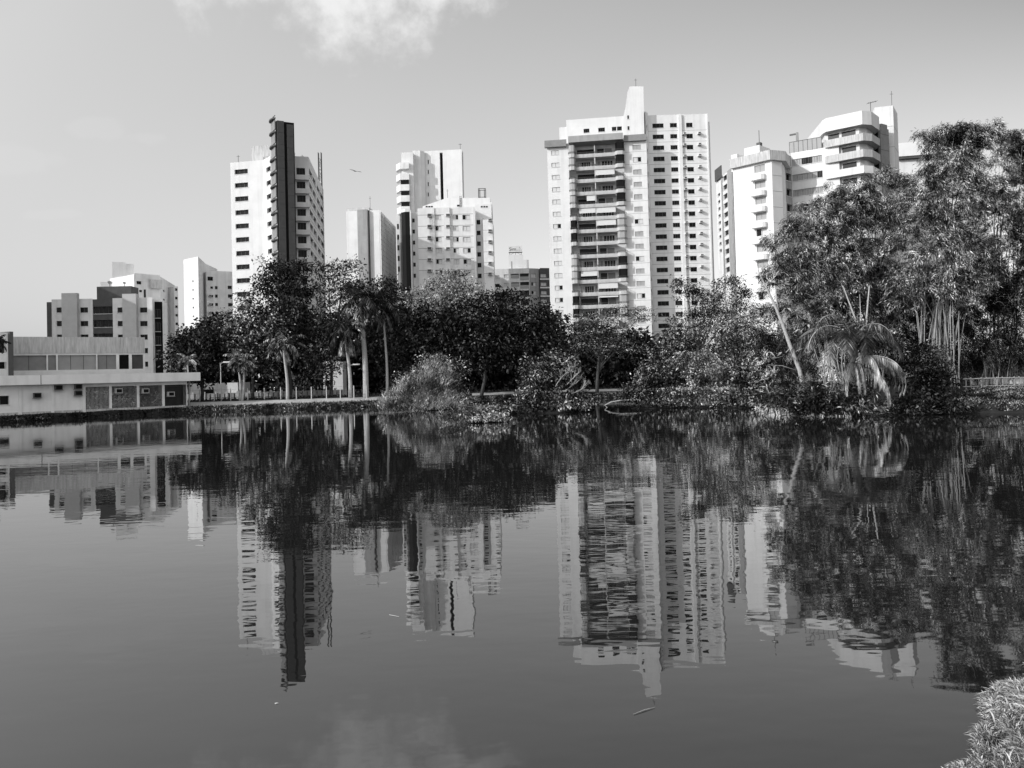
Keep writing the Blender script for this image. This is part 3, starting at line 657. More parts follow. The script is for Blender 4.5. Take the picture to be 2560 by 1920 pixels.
for h in hb[:6]: mb = mb_for(t); mb.fr = f1; mb.box(h[0], h[1], -.12, -.02, h[2] - .1, h[2] + 1.0, shutterg); mb.build('balcony', t)
z2 = f2.z(Q(1950, 1268)); hw = col(f2, Q, 1926, 1972, 1320, 1356, 3, 84); mb = mb_for(t); mb.fr = f2; mb.wall(0, f2.L, G0, z2, hw, .3, grey); mb.fr = f2; mb.box(0, f2.L, .35, 8, G0, z2 - .2, grey); mb.build('grey_wing', t); windows(t, f2, hw, ['shut', 'half'], .3)
z3 = f3.z(Q(2050, 1264)); hw = col(f3, Q, 2020, 2076, 1322, 1354, 5, 84); mb = mb_for(t); mb.fr = f3; mb.wall(0, f3.L, G0, z3, hw, .3, dark); mb.fr = f3; mb.box(0, f3.L, .35, 8, G0, z3 - .2, dark)
for h in hw: mb.box(-.02, f3.L + .02, -.1, -.003, h[2] - .9, h[2] - .45, white2)
mb.build('dark_wing', t); windows(t, f3, hw, 'shut', .3)
mb = mb_for(t); mb.fr = f1; a, b_, c = f1.u(Q(1706, 1200)), f1.u(Q(1852, 1200)), f1.u(Q(1905, 1200))
mb.box(a, b_, 4, 9, z1 - .3, f1.z(Q(1780, 1115)), white); mb.box(b_, c, 4, 9, z1 - .3, f1.z(Q(1880, 1166)), white); mb.box(f1.u(Q(1728, 1200)), f1.u(Q(1740, 1200)), 3.95, 3.998, z1, f1.z(Q(1730, 1182)), grey); mb.build('roof_house', t)
za, zb_ = f1.z(Q(1770, 1085)), f1.z(Q(1770, 1026)); zl_ = f1.z(Q(1770, 1116)); sc = 1 + 4 / 262
bd = thing('billboard', 'small white rooftop billboard with dark lettering on the stepped white roof house', 'billboard', f1.P((a + b_) / 2, 5, zl_))
mb = mb_for(bd); mb.fr = f1; x0, x1 = f1.u(Q(1704, 1050)), f1.u(Q(1840, 1050)); mb.box(x0, x1, 4.4, 4.6, za, zb_, white); mb.build('board', bd)
mb = mb_for(bd); mb.fr = f1
for x in (x0 + .3, (x0 + x1) / 2, x1 - .3): mb.box(x - .06, x + .06, 4.5, 4.6, zl_ - .1, za, metal)
for xa, xb in ((x0 + .3, (x0 + x1) / 2), (x1 - .3, (x0 + x1) / 2)): mb.tube([(xa, 4.5, zl_), (xb, 4.5, za)], .06, metal, 4)
mb.box(x0, x1, 4.42, 4.58, za - .35, za - .03, dark)
mb.build('support', bd)
cu = bpy.data.curves.new('lettering', 'FONT'); cu.body = 'Sim'; cu.size = 1.65; cu.extrude = .02; cu.materials.append(dark)
tmp = bpy.data.objects.new('lettering', cu); C.objects.link(tmp); bpy.context.view_layer.update()
me = bpy.data.meshes.new_from_object(tmp.evaluated_get(bpy.context.evaluated_depsgraph_get())); bpy.data.objects.remove(tmp)
o = bpy.data.objects.new('lettering', me); C.objects.link(o); o.parent = bd; q = f1.P(x0 + .15, 4.37, za + .45); o.location = (q[0] - bd.location[0], q[1] - bd.location[1], q[2] - bd.location[2]); o.rotation_euler = (math.pi / 2, 0, f1.rot)
mb = mb_for(bd); mb.fr = f1
for k in range(5): x = x0 + 2.75 + k * .36; mb.box(x, x + .22, 4.37, 4.395, za + .45 + .05 * (k % 2), za + .7, grey)
mb.build('small_lettering', bd)
mb = mb_for(bd); mb.fr = f1; sw = [(x0 + 3.5 + .12 * k, za + 1.15 + .25 * math.sin(k * .9), .2 - .025 * k) for k in range(7)]
for (xa, z_, w_), (xb, z2_, w2_) in zip(sw, sw[1:]): mb.face([(xa, 4.38, z_), (xb, 4.38, z2_), (xb, 4.38, z2_ + w2_), (xa, 4.38, z_ + w_)], grey)
mb.build('emblem', bd)

# ------------------------------------------------------------------ B7: the big white tower
fF = Fr(pl(D, 188, 760, 184.4), pl(D, 1168, 690, 181.2)); n_f = 21
t = thing('balcony_highrise', 'tallest white high-rise with a stack of bay balconies and a wing of black windows', 'building', (*fF.P(fF.L / 2, 8, 0)[:2], G0))
uB0, uB1 = fF.u(D(404, 900)), fF.u(D(948, 900)); zt = fF.z(D(670, 690))
hL = col(fF, D, 228, 306, 778, 820, 15, 121); hR = col(fF, D, 1032, 1114, 722, 768, 17, 122)
mb = mb_for(t); mb.fr = fF
mb.wall(0, uB0, G0, zt, hL, .2, white); mb.fr = fF; mb.wall(uB1, fF.L, G0, zt, hR, .2, white); mb.fr = fF
mb.box(0, uB0, .25, 18, G0, zt, white); mb.box(uB1, fF.L, .25, 3.2, G0, zt, white)
mb.box(-.01, uB0, 0, .24, zt, zt + .05, white)
mb.box(uB0, uB1, 2.0, 14, G0, zt, white2)
lines(mb, fF, [h[2] - .5 for h in hR], uB1, fF.L)
mb.build('wall', t)
windows(t, fF, hL, ['shut', 'shut', 'half', 'shut', 'halfr', 'shut'], .2); windows(t, fF, hR, ['gshut', 'gshut', 'gshut', 'half', 'halfr'], .2)
mb = mb_for(t); mb.fr = fF                                                # concrete bands under the roof
for xa, xb, ya, yb, d in ((165, 380, 682, 748, .9), (402, 940, 640, 702, 1.9), (946, 1168, 628, 688, .9)):
    mb.box(fF.u(D(xa, 700)), fF.u(D(xb, 700)), -d, 1.9 if xa == 402 else -.01, fF.z(D((xa + xb) / 2, yb)), fF.z(D((xa + xb) / 2, ya)), midgrey if xa != 402 else grey)
mb.build('roof_band', t)
mb = mb_for(t); mb.fr = fF                                                # set-back top floors
ua, ub, uc = fF.u(D(372, 500)), fF.u(D(960, 500)), fF.u(D(300, 560)); z1 = fF.z(D(660, 450)) + .6
hT = [(fF.u(D(a, 560)), fF.u(D(b_, 560)), fF.z(D(700, 572)) + .2, fF.z(D(700, 535)) + .3) for a, b_ in ((545, 602), (692, 757), (828, 872), (880, 927))]
fT = Fr(fF.P(0, 2.2, 0), fF.P(fF.L, 2.2, 0))
mb.fr = fT; mb.wall(ua, ub, zt - .5, z1, hT, .3, white); mb.fr = fT; mb.box(ua, ub, .35, 14, zt - .5, z1 - .3, white)
mb.face([(ua, 0, zt - .5), (ua, 0, z1), (ua, 14, z1), (ua, 14, zt - .5)], white)
mb.box(uc, ua - .02, .5, 12, zt - .5, fF.z(D(340, 522)) + .3, white); mb.build('penthouse', t); windows(t, fT, hT, 'black', .3)
mb = mb_for(t); mb.fr = fT                                                # stair and tank tower
prof_ = [(940, 640), (940, 440), (962, 345), (983, 190), (1004, 130), (1142, 130), (1152, 640)]
P2 = [(fF.u(D(x, y)), fF.z(D(x, y)) + .4) for x, y in prof_]
for y, s in ((-.3, 1), (8, -1)): mb.face([(u, y, z) for u, z in P2][::s], white)
for k in range(len(P2)):
    (a, za), (b_, zb_) = P2[k], P2[(k + 1) % len(P2)]; mb.face([(a, -.3, za), (a, 8, za), (b_, 8, zb_), (b_, -.3, zb_)], white)
mb.build('lift_tower', t)
f_ = Fr(fF.P(0, 1.9, 0), fF.P(fF.L, 1.9, 0)); lines(mb, f_, [], 0, 1)
windows(t, f_, [(fF.u(D(982, 440)), fF.u(D(998, 440)), fF.z(D(990, 455)) + .4, fF.z(D(990, 420)) + .4), (fF.u(D(984, 545)), fF.u(D(1002, 545)), fF.z(D(990, 565)) + .4, fF.z(D(990, 528)) + .4)], 'black', .02)
# balconies
dzB = (fF.z(D(660, 935)) - fF.z(D(660, 1555))) / 5; zB0 = fF.z(D(660, 962))
cL0, cL1, cR0, cR1 = [fF.u(D(x, 950)) for x in (408, 472, 862, 958)]
bp_c = [(cL1 - .1, -.7), (cR0 + .1, -.7), (cR0 + .1, -.02), (cL1 - .1, -.02)]
bayL = [(cL0, -.01), (cL0 - .05, -1.2), (cL0 + .5, -1.7), (cL1 - .3, -1.7), (cL1, -1.2), (cL1, -.01)]
bayR = [(cR0, -.01), (cR0, -1.2), (cR0 + .5, -1.75), (cR1 - .5, -1.75), (cR1, -1.2), (cR1, -.01)]
rs = random.Random(5)
balm = mat('balcony_render', .5, var=.15, scale=.4, grime=.3)
def bal_mesh(kind):
    mb = MB()
    if kind == 'body':
        mb.box(cL1 + .02, cR0 - .02, -.75, 1.99, -.22, -.02, balm); mb.box(cL1 + .02, cR0 - .02, -.75, -.6, 0, .62, balm)
        for b_ in (bayL, bayR): mb.prism(b_, -.2, .65, balm); mb.prism([(x, y * .97) for x, y in b_], .65, .67, dark)
        um = (cL1 + cR0) / 2 - .1; mb.box(um - .12, um + .12, -.6, 1.99, .63, dzB - .24, balm)
    elif kind == 'railing':
        mb.box(cL1 + .02, cR0 - .02, -.72, -.66, 1.02, 1.08, metal); mb.box(cL1 + .02, cR0 - .02, -.71, -.67, .84, .88, metal)
        n = 14
        for k in range(n + 1): x = cL1 + .06 + (cR0 - cL1 - .12) * k / n; mb.box(x - .03, x + .03, -.71, -.67, .62, 1.02, metal)
        for b_ in (bayL, bayR):
            for p_, q_ in zip(b_, b_[1:]): mb.tube([(*p_, 1.08), (*q_, 1.08)], .05, metal, 4); mb.tube([(*p_, .67), (*p_, 1.08)], .04, metal, 4); mb.tube([(*p_, .87), (*q_, .87)], .03, metal, 4)
    elif kind in ('bay0', 'bay1'):                                       # glazed or curtained bay above its parapet
        for i_, b_ in enumerate((bayL, bayR)):
            ins = [(x * .9 + .1 * (b_[0][0] + b_[-1][0]) / 2, y * .8) for x, y in b_]
            mb.prism(ins, .68, dzB - .21, glass if (i_ + (kind == 'bay1')) % 2 else shutterg)
    elif kind == 'doors0':
        for a, b_, m_ in ((.04, .12, grey), (.14, .36, glass), (.40, .47, grey), (.56, .62, grey), (.66, .93, glass)): mb.box(cL1 + (cR0 - cL1) * a, cL1 + (cR0 - cL1) * b_, 1.93, 1.985, 0, 2.3, m_)
        for q in (.2, .26, .31, .73, .8, .87): x = cL1 + (cR0 - cL1) * q; mb.box(x - .05, x + .05, 1.9, 1.985, 0, 2.3, shutter)
    elif kind == 'doors1':
        for a, b_, m_ in ((.03, .47, glass), (.55, .72, glass), (.74, .92, midgrey)): mb.box(cL1 + (cR0 - cL1) * a, cL1 + (cR0 - cL1) * b_, 1.93, 1.985, 0, 2.35, m_)
    o = mb.build('balcony'); me = o.data; bpy.data.objects.remove(o); me.name = kind; return me
BM = {k: bal_mesh(k) for k in ('body', 'railing', 'bay0', 'bay1', 'doors0', 'doors1')}
def blind_mesh(a, b_, drop):
    mb = MB(); x0, x1 = cL1 + (cR0 - cL1) * a, cL1 + (cR0 - cL1) * b_
    mb.face([(x0, -.5, dzB - .25), (x1, -.5, dzB - .25), (x1, -.68, dzB - .25 - drop), (x0, -.68, dzB - .25 - drop)], shutter)
    o = mb.build('blind'); me = o.data; bpy.data.objects.remove(o); return me
blinds = [blind_mesh(.5, .98, 1.3), blind_mesh(.06, .47, 1.2), blind_mesh(.5, .98, .4), blind_mesh(.26, .47, 1.3)]
plan = [-1, -1, 0, -1, 3, (1, 0), 0, -1, -1, -1, 1, 0, 2, -1, 0, -1, -1, -1, -1]
kk = 0
for k in range(-1, n_f):
    z = zB0 - k * dzB
    if z < G0 + 1: break
    bo = place(BM['body'], 'balcony', t, fF, 0, 0, z)
    for me, nm in ((BM['railing'], 'railing'), (BM['doors%d' % (k % 2)], 'balcony_door'), (BM['bay%d' % (rs.random() < .5)], 'bay_window')):
        if nm == 'bay_window' and k % 3 == 1: continue
        o = bpy.data.objects.new(nm, me); C.objects.link(o); o.parent = bo
    pk = plan[k + 1] if k + 1 < len(plan) else -1
    for q in (pk if isinstance(pk, tuple) else (pk,)):
        if q >= 0: o = bpy.data.objects.new('blind', blinds[q]); C.objects.link(o); o.parent = bo
# rear wing with black windows
fR = Fr(pl(D, 1183, 430, 185.2), pl(D, 1772, 430, 185.2)); z1 = fR.z(D(1480, 420)); L = fR.L
hA = col(fR, D, 1228, 1338, 510, 554, 21, 109.3); hB = col(fR, D, 1401, 1470, 505, 548, 21, 109.3); hC = col(fR, D, 1561, 1624, 502, 547, 21, 109.3)
mb = mb_for(t); mb.fr = fR; mb.wall(0, L, G0, z1, hA + hB + hC, .16, white); mb.fr = fR; mb.box(0, L, .35, 15, G0, z1 - .2, white)
a = fR.u(D(1481, 470)); mb.box(a, a + .75, -.5, -.005, G0, z1 - .03, white); mb.box(L - .3, L, -.3, -.005, G0, z1, white)
a = fR.u(D(1768, 470)); b_ = fR.u(D(1808, 470)); mb.box(a + .05, b_, 1.5, 12, G0, fR.z(D(1790, 470)), white2)
lines(mb, fR, [h[2] - .75 for h in hA], 0, L)
mb.build('rear_wing', t); windows(t, fR, hA, 'black', .16); windows(t, fR, hB, ['black', 'black', 'dark'], .16); windows(t, fR, hC, 'dark', .16)
acs(t, fR, [fR.uz(D(1526 + 2.2 * k, 624 + k * 109.3)) for k in range(16)] + [fR.uz(D(1672 + 2.2 * k, 619 + k * 109.3)) for k in range(17)], ac_mesh(.7, .95, .45))
fS = Fr(fF.P(fF.L + .02, 2.4, 0), fR.P(-.02, 0, 0)); hs = col(fS, D, 1166, 1182, 520, 560, 20, 113); mb = mb_for(t); mb.fr = fS
hs = [(fS.L * .3, fS.L * .65, c, d) for a, b_, c, d in hs]
mb.wall(0, fS.L, G0, fF.z(D(1170, 350)), hs, .3, white2); mb.fr = fS; mb.box(0, fS.L, .35, 4, G0, fF.z(D(1170, 350)), white2); mb.build('recess_wall', t); windows(t, fS, hs, 'black', .3)

# ------------------------------------------------------------------ B8b narrow grey tower in the gap, B8 bright building on the right
f1 = Fr(pl(Fq, 118, 900, 262), pl(Fq, 282, 900, 246))
t = thing('narrow_tower', 'narrow grey-edged tower squeezed between the tall high-rise and the bright corner building', 'building', (*f1.P(f1.L / 2, 6, 0)[:2], G0))
z1 = f1.z(Fq(230, 790)); hs = col(f1, Fq, 184, 226, 842, 892, 11, 91.5); hs2 = col(f1, Fq, 134, 158, 1010, 1040, 9, 70)
mb = mb_for(t); mb.fr = f1; mb.wall(0, f1.L, G0, z1, hs + hs2, .5, white2); mb.fr = f1; mb.box(0, f1.L, .55, 12, G0, z1 - .1, white2)
for xa, xb in ((176, 184), (240, 280)): mb.box(f1.u(Fq(xa, 900)), f1.u(Fq(xb, 900)), -.3, -.01, G0, z1 + .1, grey)
mb.box(f1.u(Fq(122, 800)), f1.u(Fq(186, 800)), -.6, -.31, f1.z(Fq(150, 870)), f1.z(Fq(150, 750)), dark)
mb.build('wall', t); windows(t, f1, hs, 'black', .5); windows(t, f1, hs2, 'dark', .5)

f1 = Fr(pl(Fq, 285, 760, 148), pl(Fq, 668, 700, 142.4)); p2 = pl(Fq, 765, 700, 143.4); p3 = pl(Fq, 800, 720, 148)
t = thing('corner_building', 'bright building with stepped octagonal balconies and small window boxes, behind the bamboo', 'building', (*f1.P(8, 10, 0)[:2], G0))
z1 = f1.z(Fq(480, 690)); hs = col(f1, Fq, 496, 602, 732, 803, 10, 157)
mb = mb_for(t)
frs = shell(mb, [f1.P(0, 0, 0)[:2], f1.P(f1.L, 0, 0)[:2], p2, p3, back(p3, 3, 12), back(f1.P(0, 0, 0)[:2], 6, 14)], G0, z1, white, {0: hs})
lines(mb, frs[1], [z1 - 3.2 - 2.9 * k for k in range(8)], 0, frs[1].L)
mb.build('wall', t); windows(t, f1, hs, ['gshut', 'gshut', 'half', 'gshut'], .25)
zl_, zh_ = f1.z(Fq(480, 760)) + 0, f1.z(Fq(300, 665))
mb = mb_for(t); o_ = lambda u, y: f1.P(u, y, 0)[:2]
band = [o_(-.2, -.7), o_(f1.L + .1, -.8), back(p2, .7, -.4), back(p3, 1.2, .5), back(p3, 3, 10), o_(-.2, 12)]
mb.prism(band, f1.z(Fq(400, 735)), zh_, stained); mb.build('roof_band', t)
bx = f1.u(Fq(478, 860)), f1.u(Fq(606, 860)); zk, dk_ = f1.z(Fq(540, 875)), hs[0][2] - hs[1][2]
for k in range(9):
    mb = mb_for(t); mb.fr = f1; mb.prism([(bx[0], -.01), (bx[0], -.9), (bx[0] + .2, -1.05), (bx[1] - .3, -1.05), (bx[1] + .1, -.7), (bx[1] + .1, -.01)], zk - k * dk_, zk + .95 - k * dk_, white2); mb.build('planter', t)
# strip-window wing
fs = Fr(pl(Fq, 862, 700, 150), pl(Fq, 1165, 640, 147)); zt_ = fs.z(Fq(1000, 580)); dzs = 2.95
z0 = fs.z(Fq(1000, 712)); hb = [(0.1, fs.L, z0 - dzs * k, z0 + 1.25 - dzs * k) for k in range(9)]
mb = mb_for(t); mb.fr = fs; mb.wall(0, fs.L + 3, G0, zt_, hb, .25, white); mb.fr = fs; mb.box(0, fs.L + 3, .3, 10, G0, zt_ - .1, white)
mb.build('strip_wing', t)
rs = random.Random(2)
for h in hb:
    n = 6
    for q in range(n):
        a = h[0] + (h[1] - h[0]) * q / n; place(window_mesh((h[1] - h[0]) / n - .03, h[3] - h[2], 'black' if rs.random() < .2 else 'gshut', .25), 'window', t, fs, a, 0, h[2])
mb = mb_for(t); mb.fr = fs
for k in range(8): x = fs.u(Fq(845, 600)) + (fs.L - fs.u(Fq(845, 600))) * k / 7; mb.box(x - .04, x + .04, -.03, .05, zt_, zt_ + 2.1, metal)
mb.box(fs.u(Fq(845, 600)), fs.L, -.03, .05, zt_ + 2.05, zt_ + 2.15, metal); mb.box(fs.u(Fq(850, 600)), fs.L, .0, .02, zt_ + .05, zt_ + 2.03, shutterg)
mb.build('terrace_screen', t)
fr_ = Fr(p3, fs.P(0, 0, 0)); hr = [(.3, fr_.L - .2, h[2] - .1, h[3] + .1) for h in hb]; mb = mb_for(t); mb.fr = fr_; mb.wall(0, fr_.L, G0, zt_ - .6, hr, .6, grey); mb.fr = fr_; mb.box(0, fr_.L, .65, 5, G0, zt_ - .7, grey); mb.build('recess_wall', t); windows(t, fr_, hr, 'black', .6)
# octagonal balconies
pa, pb_, pc_, pd_ = pl(Fq, 1160, 560, 147), pl(Fq, 1568, 450, 142), pl(Fq, 1660, 450, 142.6), pl(Fq, 1736, 450, 146)
ctr = np.array([(pa[0] + pd_[0]) / 2 + 1, (pa[1] + pd_[1]) / 2 + 5])
def inset(p, k): v = ctr - np.array(p); v /= np.hypot(*v); return tuple(np.array(p) + v * k)
outer = [inset(pa, .5), back(pa, .6, -1.0), pb_, pc_, pd_, back(pd_, 1, 10), back(pa, 2, 12)]
inner = [inset(pa, 1.2), inset(pb_, 1.7), inset(pc_, 1.7), inset(pd_, 1.3), back(pd_, 0, 8), back(pa, 2.5, 9)]
fo = Fr(pa, pb_); zp1 = fo.z(Fq(1565, 402)); zcap1, zcap0 = fo.z(Fq(1562, 182)), fo.z(Fq(1562, 318))
mb = mb_for(t); mb.prism(inner, G0, zcap0, white2); mb.build('balcony_core', t)
mb = mb_for(t); mb.prism(outer, zcap0, zcap1, white); mb.build('roof_cap', t)
for k in range(9):
    z = zp1 - dzs * k - 1.15
    mb = mb_for(t); mb.prism(outer, z - .25, z + 1.1, stained if k < 2 else white2, dark); bo = mb.build('balcony', t)
    fi = Fr(inner[0], inner[1]); mb = mb_for(t); mb.fr = fi
    for a, b_ in ((.1, .42), (.5, .9)): mb.box(fi.L * a, fi.L * b_, -.05, -.01, z + 1.12, z + 2.4, glass)
    mb.build('balcony_window', t)
mb = mb_for(t); fg = Fr(pl(Fq, 1746, 500, 148), pl(Fq, 1828, 500, 149.5)); mb.fr = fg; zg = fg.z(Fq(1780, 318))
mb.box(-.5, -.02, .5, 6, G0, zg - .5, black); mb.box(0, fg.L, 0, 6, G0, zg - .8, midgrey)
mb.box(fg.L * .15, fg.L * .85, .02, 6, zg - .8, zg, midgrey); lines(mb, fg, [zg - 3 * k - 2 for k in range(8)], 0, fg.L, dark); mb.build('shaft', t)
fg = Fr(pl(Fq, 1690, 300, 152), pl(Fq, 1872, 300, 151)); fh = Fr(fg.P(fg.L, 0, 0), pl(Fq, 1912, 300, 156)); zg = fg.z(Fq(1800, 140))
mb = mb_for(t); shell(mb, [fg.P(0, 0, 0)[:2], fg.P(fg.L, 0, 0)[:2], fh.P(fh.L, 0, 0)[:2], back(fg.P(0, 0, 0)[:2], 3, 9)], G0, zg, white); lines(mb, fh, [zg - 4 * k - 4 for k in range(8)], 0, fh.L); lines(mb, fg, [zg - 4 * k - 4 for k in range(8)], 0, fg.L); mb.build('lift_tower', t)
# small roof pieces left of it
mb = mb_for(t); mb.fr = f1; a, b_ = f1.u(Fq(318, 560)), f1.u(Fq(470, 560)); mb.box(a, b_, 3, 7, zh_ - .2, f1.z(Fq(400, 520)) + .2, white); mb.box(a, a + .2, 2.9, 2.99, zh_, zh_ + 1, midgrey)
mb.box(f1.u(Fq(240, 640)), f1.u(Fq(300, 640)), 1, 6, zh_ - 2, f1.z(Fq(280, 605)), white2); mb.build('roof_house', t)
q0 = fs.P(.6, 3, zt_); mb = MB(q0); mb.fr = fs; mb.box(.4, .8, 2.8, 3.2, zt_ - .15, zt_ + 4.6, midgrey); mb.box(-.8, .4, 2.9, 3.1, zt_ + 4.2, zt_ + 4.5, metal); tag(mb.build('vent_pipe'), 'grey roof flue with a short side arm on the bright corner building', 'flue')
q0 = f1.P(f1.u(Fq(415, 480)), 5, f1.z(Fq(400, 520))); mb = MB(q0); mb.fr = f1; a = f1.u(Fq(415, 480)); mb.box(a - .4, a + .4, 4.6, 5.4, q0[2] - .1, q0[2] + 1.2, metal); mb.box(a, a + .08, 4.9, 5, q0[2], q0[2] + 3.6, metal); tag(mb.build('antenna'), 'thin antenna with a small box on the left roof of the bright corner building', 'antenna')
q0 = np.array(fo.P(fo.L, 5, zcap1)); mb = MB(tuple(q0)); mb.tube([q0 - (0, 0, .2), q0 + (0, 0, 2.6)], .06, metal, 5); mb.tube([q0 + (-.6, 0, 2.5), q0 + (1.2, 0, 2.9)], .04, metal, 4)
for k in range(5): mb.tube([q0 + (-.5 + .4 * k, -.5, 2.55 + .08 * k), q0 + (-.5 + .4 * k, .5, 2.55 + .08 * k)], .03, metal, 4)
tag(mb.build('antenna'), 'comb-shaped television aerial on the octagonal roof cap at the right', 'antenna')
f1 = Fr(pl(Fq, 1912, 560, 172), pl(Fq, 2400, 520, 170)); t = thing('far_right_block', 'plain white block mostly hidden by bamboo at the right edge', 'building', (*f1.P(f1.L / 2, 6, 0)[:2], G0))
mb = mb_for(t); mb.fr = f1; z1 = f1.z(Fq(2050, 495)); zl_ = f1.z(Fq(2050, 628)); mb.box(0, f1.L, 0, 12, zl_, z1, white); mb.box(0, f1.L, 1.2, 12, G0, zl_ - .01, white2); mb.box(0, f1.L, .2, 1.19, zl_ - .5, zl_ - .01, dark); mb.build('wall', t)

for p, Y, h, lb in ((D(1065, 132), 185, 1.6, 'short rod antenna on the top of the lift tower of the tallest high-rise'), (B(262, 464), 167, 1.4, 'thin rod on the left roof corner of the tower with the dark slab'), (B(815, 458), 166, 1.3, 'thin rod on the right roof edge of the tower with the dark slab'), (Q(338, 662), 232, 3.2, 'spindly antenna on the roof of the block with the grid side'), (Q(1102, 572), 214, 2.4, 'thin antenna on the roof slope of the broad panelled block'), (Fq(1855, 140), 154, 3.0, 'fine whip antenna on the lift tower of the bright corner building')):
    q = at(p, Y); mb = MB(tuple(q)); mb.tube([q - (0, 0, .4), q + (0, 0, h)], .05, metal, 5); mb.tube([q + (-.35, 0, h * .8), q + (.35, 0, h * .8)], .035, metal, 4); tag(mb.build('antenna'), lb, 'antenna')

# ------------------------------------------------------------------ vegetation
def unit(v): return v / np.maximum(np.linalg.norm(v, axis=-1, keepdims=True), 1e-9)
def quads_obj(name, V, m, parent=None, base=(0, 0, 0)):
    V = np.asarray(V, float).reshape(-1, 4, 3) - np.array(base, float); n = len(V)
    me = bpy.data.meshes.new(name); me.vertices.add(4 * n); me.vertices.foreach_set('co', V.astype(np.float32).ravel())
    me.loops.add(4 * n); me.loops.foreach_set('vertex_index', np.arange(4 * n, dtype=np.int32))
    me.polygons.add(n); me.polygons.foreach_set('loop_start', np.arange(0, 4 * n, 4, dtype=np.int32))
    me.update(calc_edges=True); me.materials.append(m)
    o = bpy.data.objects.new(name, me); C.objects.link(o)
    if parent: o.parent = parent
    else: o.location = tuple(base)
    return o
def leaves(rg, P, Dr, L, Wd, sag=0.15):
    n = len(P); L = np.broadcast_to(np.asarray(L, float), (n,))[:, None]; Wd = np.broadcast_to(np.asarray(Wd, float), (n,))[:, None]
    side = unit(np.cross(Dr, rg.normal(size=(n, 3)))); dn = np.array([0, 0, -1.0])
    mid = P + Dr * L * .45; tip = P + Dr * L + dn * L * sag
    return np.stack([P, mid + side * Wd / 2, tip, mid - side * Wd / 2], 1)
def blobs3(Y, bl):
    out = []
    for b_ in bl:
        dY = b_[4] if len(b_) > 4 else 0
        c = at(W(b_[0], b_[1]), Y + dY); k = 1.15732 / FOC * (Y + dY)
        out.append((c, np.array([b_[2] * k, (b_[2] + b_[3]) * .5 * k, b_[3] * k])))
    return out
def crown_quads(rg, blobs, dens, per, cl, ll, lw, style='leaf', droop=.2, up=.3):
    out = []
    for c, r in blobs:
        n = max(4, int(dens * r[0] * r[2] + 4)); d = unit(rg.normal(size=(n, 3)))
        rad = .45 + .55 * rg.random(n) ** .6
        cc = c + d * rad[:, None] * r
        cc += rg.normal(size=(n, 3)) * .12 * r
        q = np.repeat(cc, per, 0); dd = np.repeat(d, per, 0); m = len(q)
        if style == 'flat': off = rg.normal(size=(m, 3)) * np.array([1.5, 1.5, .28]) * cl
        else: off = rg.normal(size=(m, 3)) * cl * np.array([1, 1, .75])
        P = q + off; rv = rg.normal(size=(m, 3))
        if style == 'flat': Dr = unit(unit(off) * .7 + rv * np.array([.7, .7, .25]) + np.array([0, 0, -droop]))
        elif style == 'bamboo': Dr = unit(rv * np.array([.8, .8, .5]) + dd * .5 + np.array([0, 0, -droop]))
        else: Dr = unit(dd * .5 + rv * .8 + unit(off) * .5 + np.array([0, 0, -droop]))
        out.append(leaves(rg, P, Dr, ll * (.6 + .8 * rg.random(m)), lw * (.6 + .8 * rg.random(m))))
    return np.concatenate(out)
def trunk_obj(t, base, blobs, r, m, rs, nlimb=None):
    mb = mb_for(t); b_ = Vector(base); top = Vector(np.mean([c for c, _ in blobs], 0)); mid = b_ + (top - b_) * .55 + Vector((rs.uniform(-.4, .4), rs.uniform(-.3, .3), 0))
    mb.tube([b_ - Vector((0, 0, .4)), b_ + (mid - b_) * .3 + Vector((rs.uniform(-.2, .2), 0, 0)), mid, top], [r * 1.25, r, r * .75, r * .3], m)
    for c, rr in blobs[:nlimb]:
        e = Vector(c); k = b_ + (mid - b_) * rs.uniform(.6, 1); j = k + (e - k) * .5 + Vector((0, 0, rs.uniform(0, .8)))
        mb.tube([k, j, e + Vector((0, 0, rr[2] * .4))], [r * .5, r * .33, r * .1], m, 5)
    mb.build('trunk', t, True)
SEED = [10]
def tree(label, Y, bl, basex, lm, dens=3.6, per=52, cl=.7, ll=.44, lw=.22, r=.25, bm=None, style='leaf', name='tree', cat='tree', group=None, zb=G0, droop=.2, dY=0):
    SEED[0] += 1; rg = np.random.default_rng(SEED[0]); rs = random.Random(SEED[0])
    bs = blobs3(Y, bl); b0 = at(W(basex, 860), Y); base = (b0[0], Y + dY, zb)
    t = thing(name, label, cat, base, group)
    trunk_obj(t, base, bs, r, bm or bark, rs)
    quads_obj('crown', crown_quads(rg, bs, dens, per, cl, ll, lw, style, droop), lm, t, base)
    return t
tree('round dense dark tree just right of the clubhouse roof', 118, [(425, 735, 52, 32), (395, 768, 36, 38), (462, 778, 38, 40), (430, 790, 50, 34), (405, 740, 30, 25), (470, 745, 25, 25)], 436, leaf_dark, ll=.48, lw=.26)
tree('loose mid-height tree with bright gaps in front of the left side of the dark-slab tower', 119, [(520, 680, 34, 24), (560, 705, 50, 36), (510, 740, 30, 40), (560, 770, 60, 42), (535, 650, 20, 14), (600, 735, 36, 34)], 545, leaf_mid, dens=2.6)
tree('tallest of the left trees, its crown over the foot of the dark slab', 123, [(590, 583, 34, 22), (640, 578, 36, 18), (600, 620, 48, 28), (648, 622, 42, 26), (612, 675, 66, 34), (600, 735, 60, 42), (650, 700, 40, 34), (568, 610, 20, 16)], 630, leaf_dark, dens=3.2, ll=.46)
tree('open-leaved tall tree with sky showing between leaves, left of the tall palm', 126, [(710, 590, 26, 22), (748, 578, 30, 16), (740, 625, 42, 32), (715, 690, 42, 48), (700, 760, 50, 48), (690, 815, 42, 24), (770, 650, 28, 34)], 715, leaf_mid, dens=2.4)
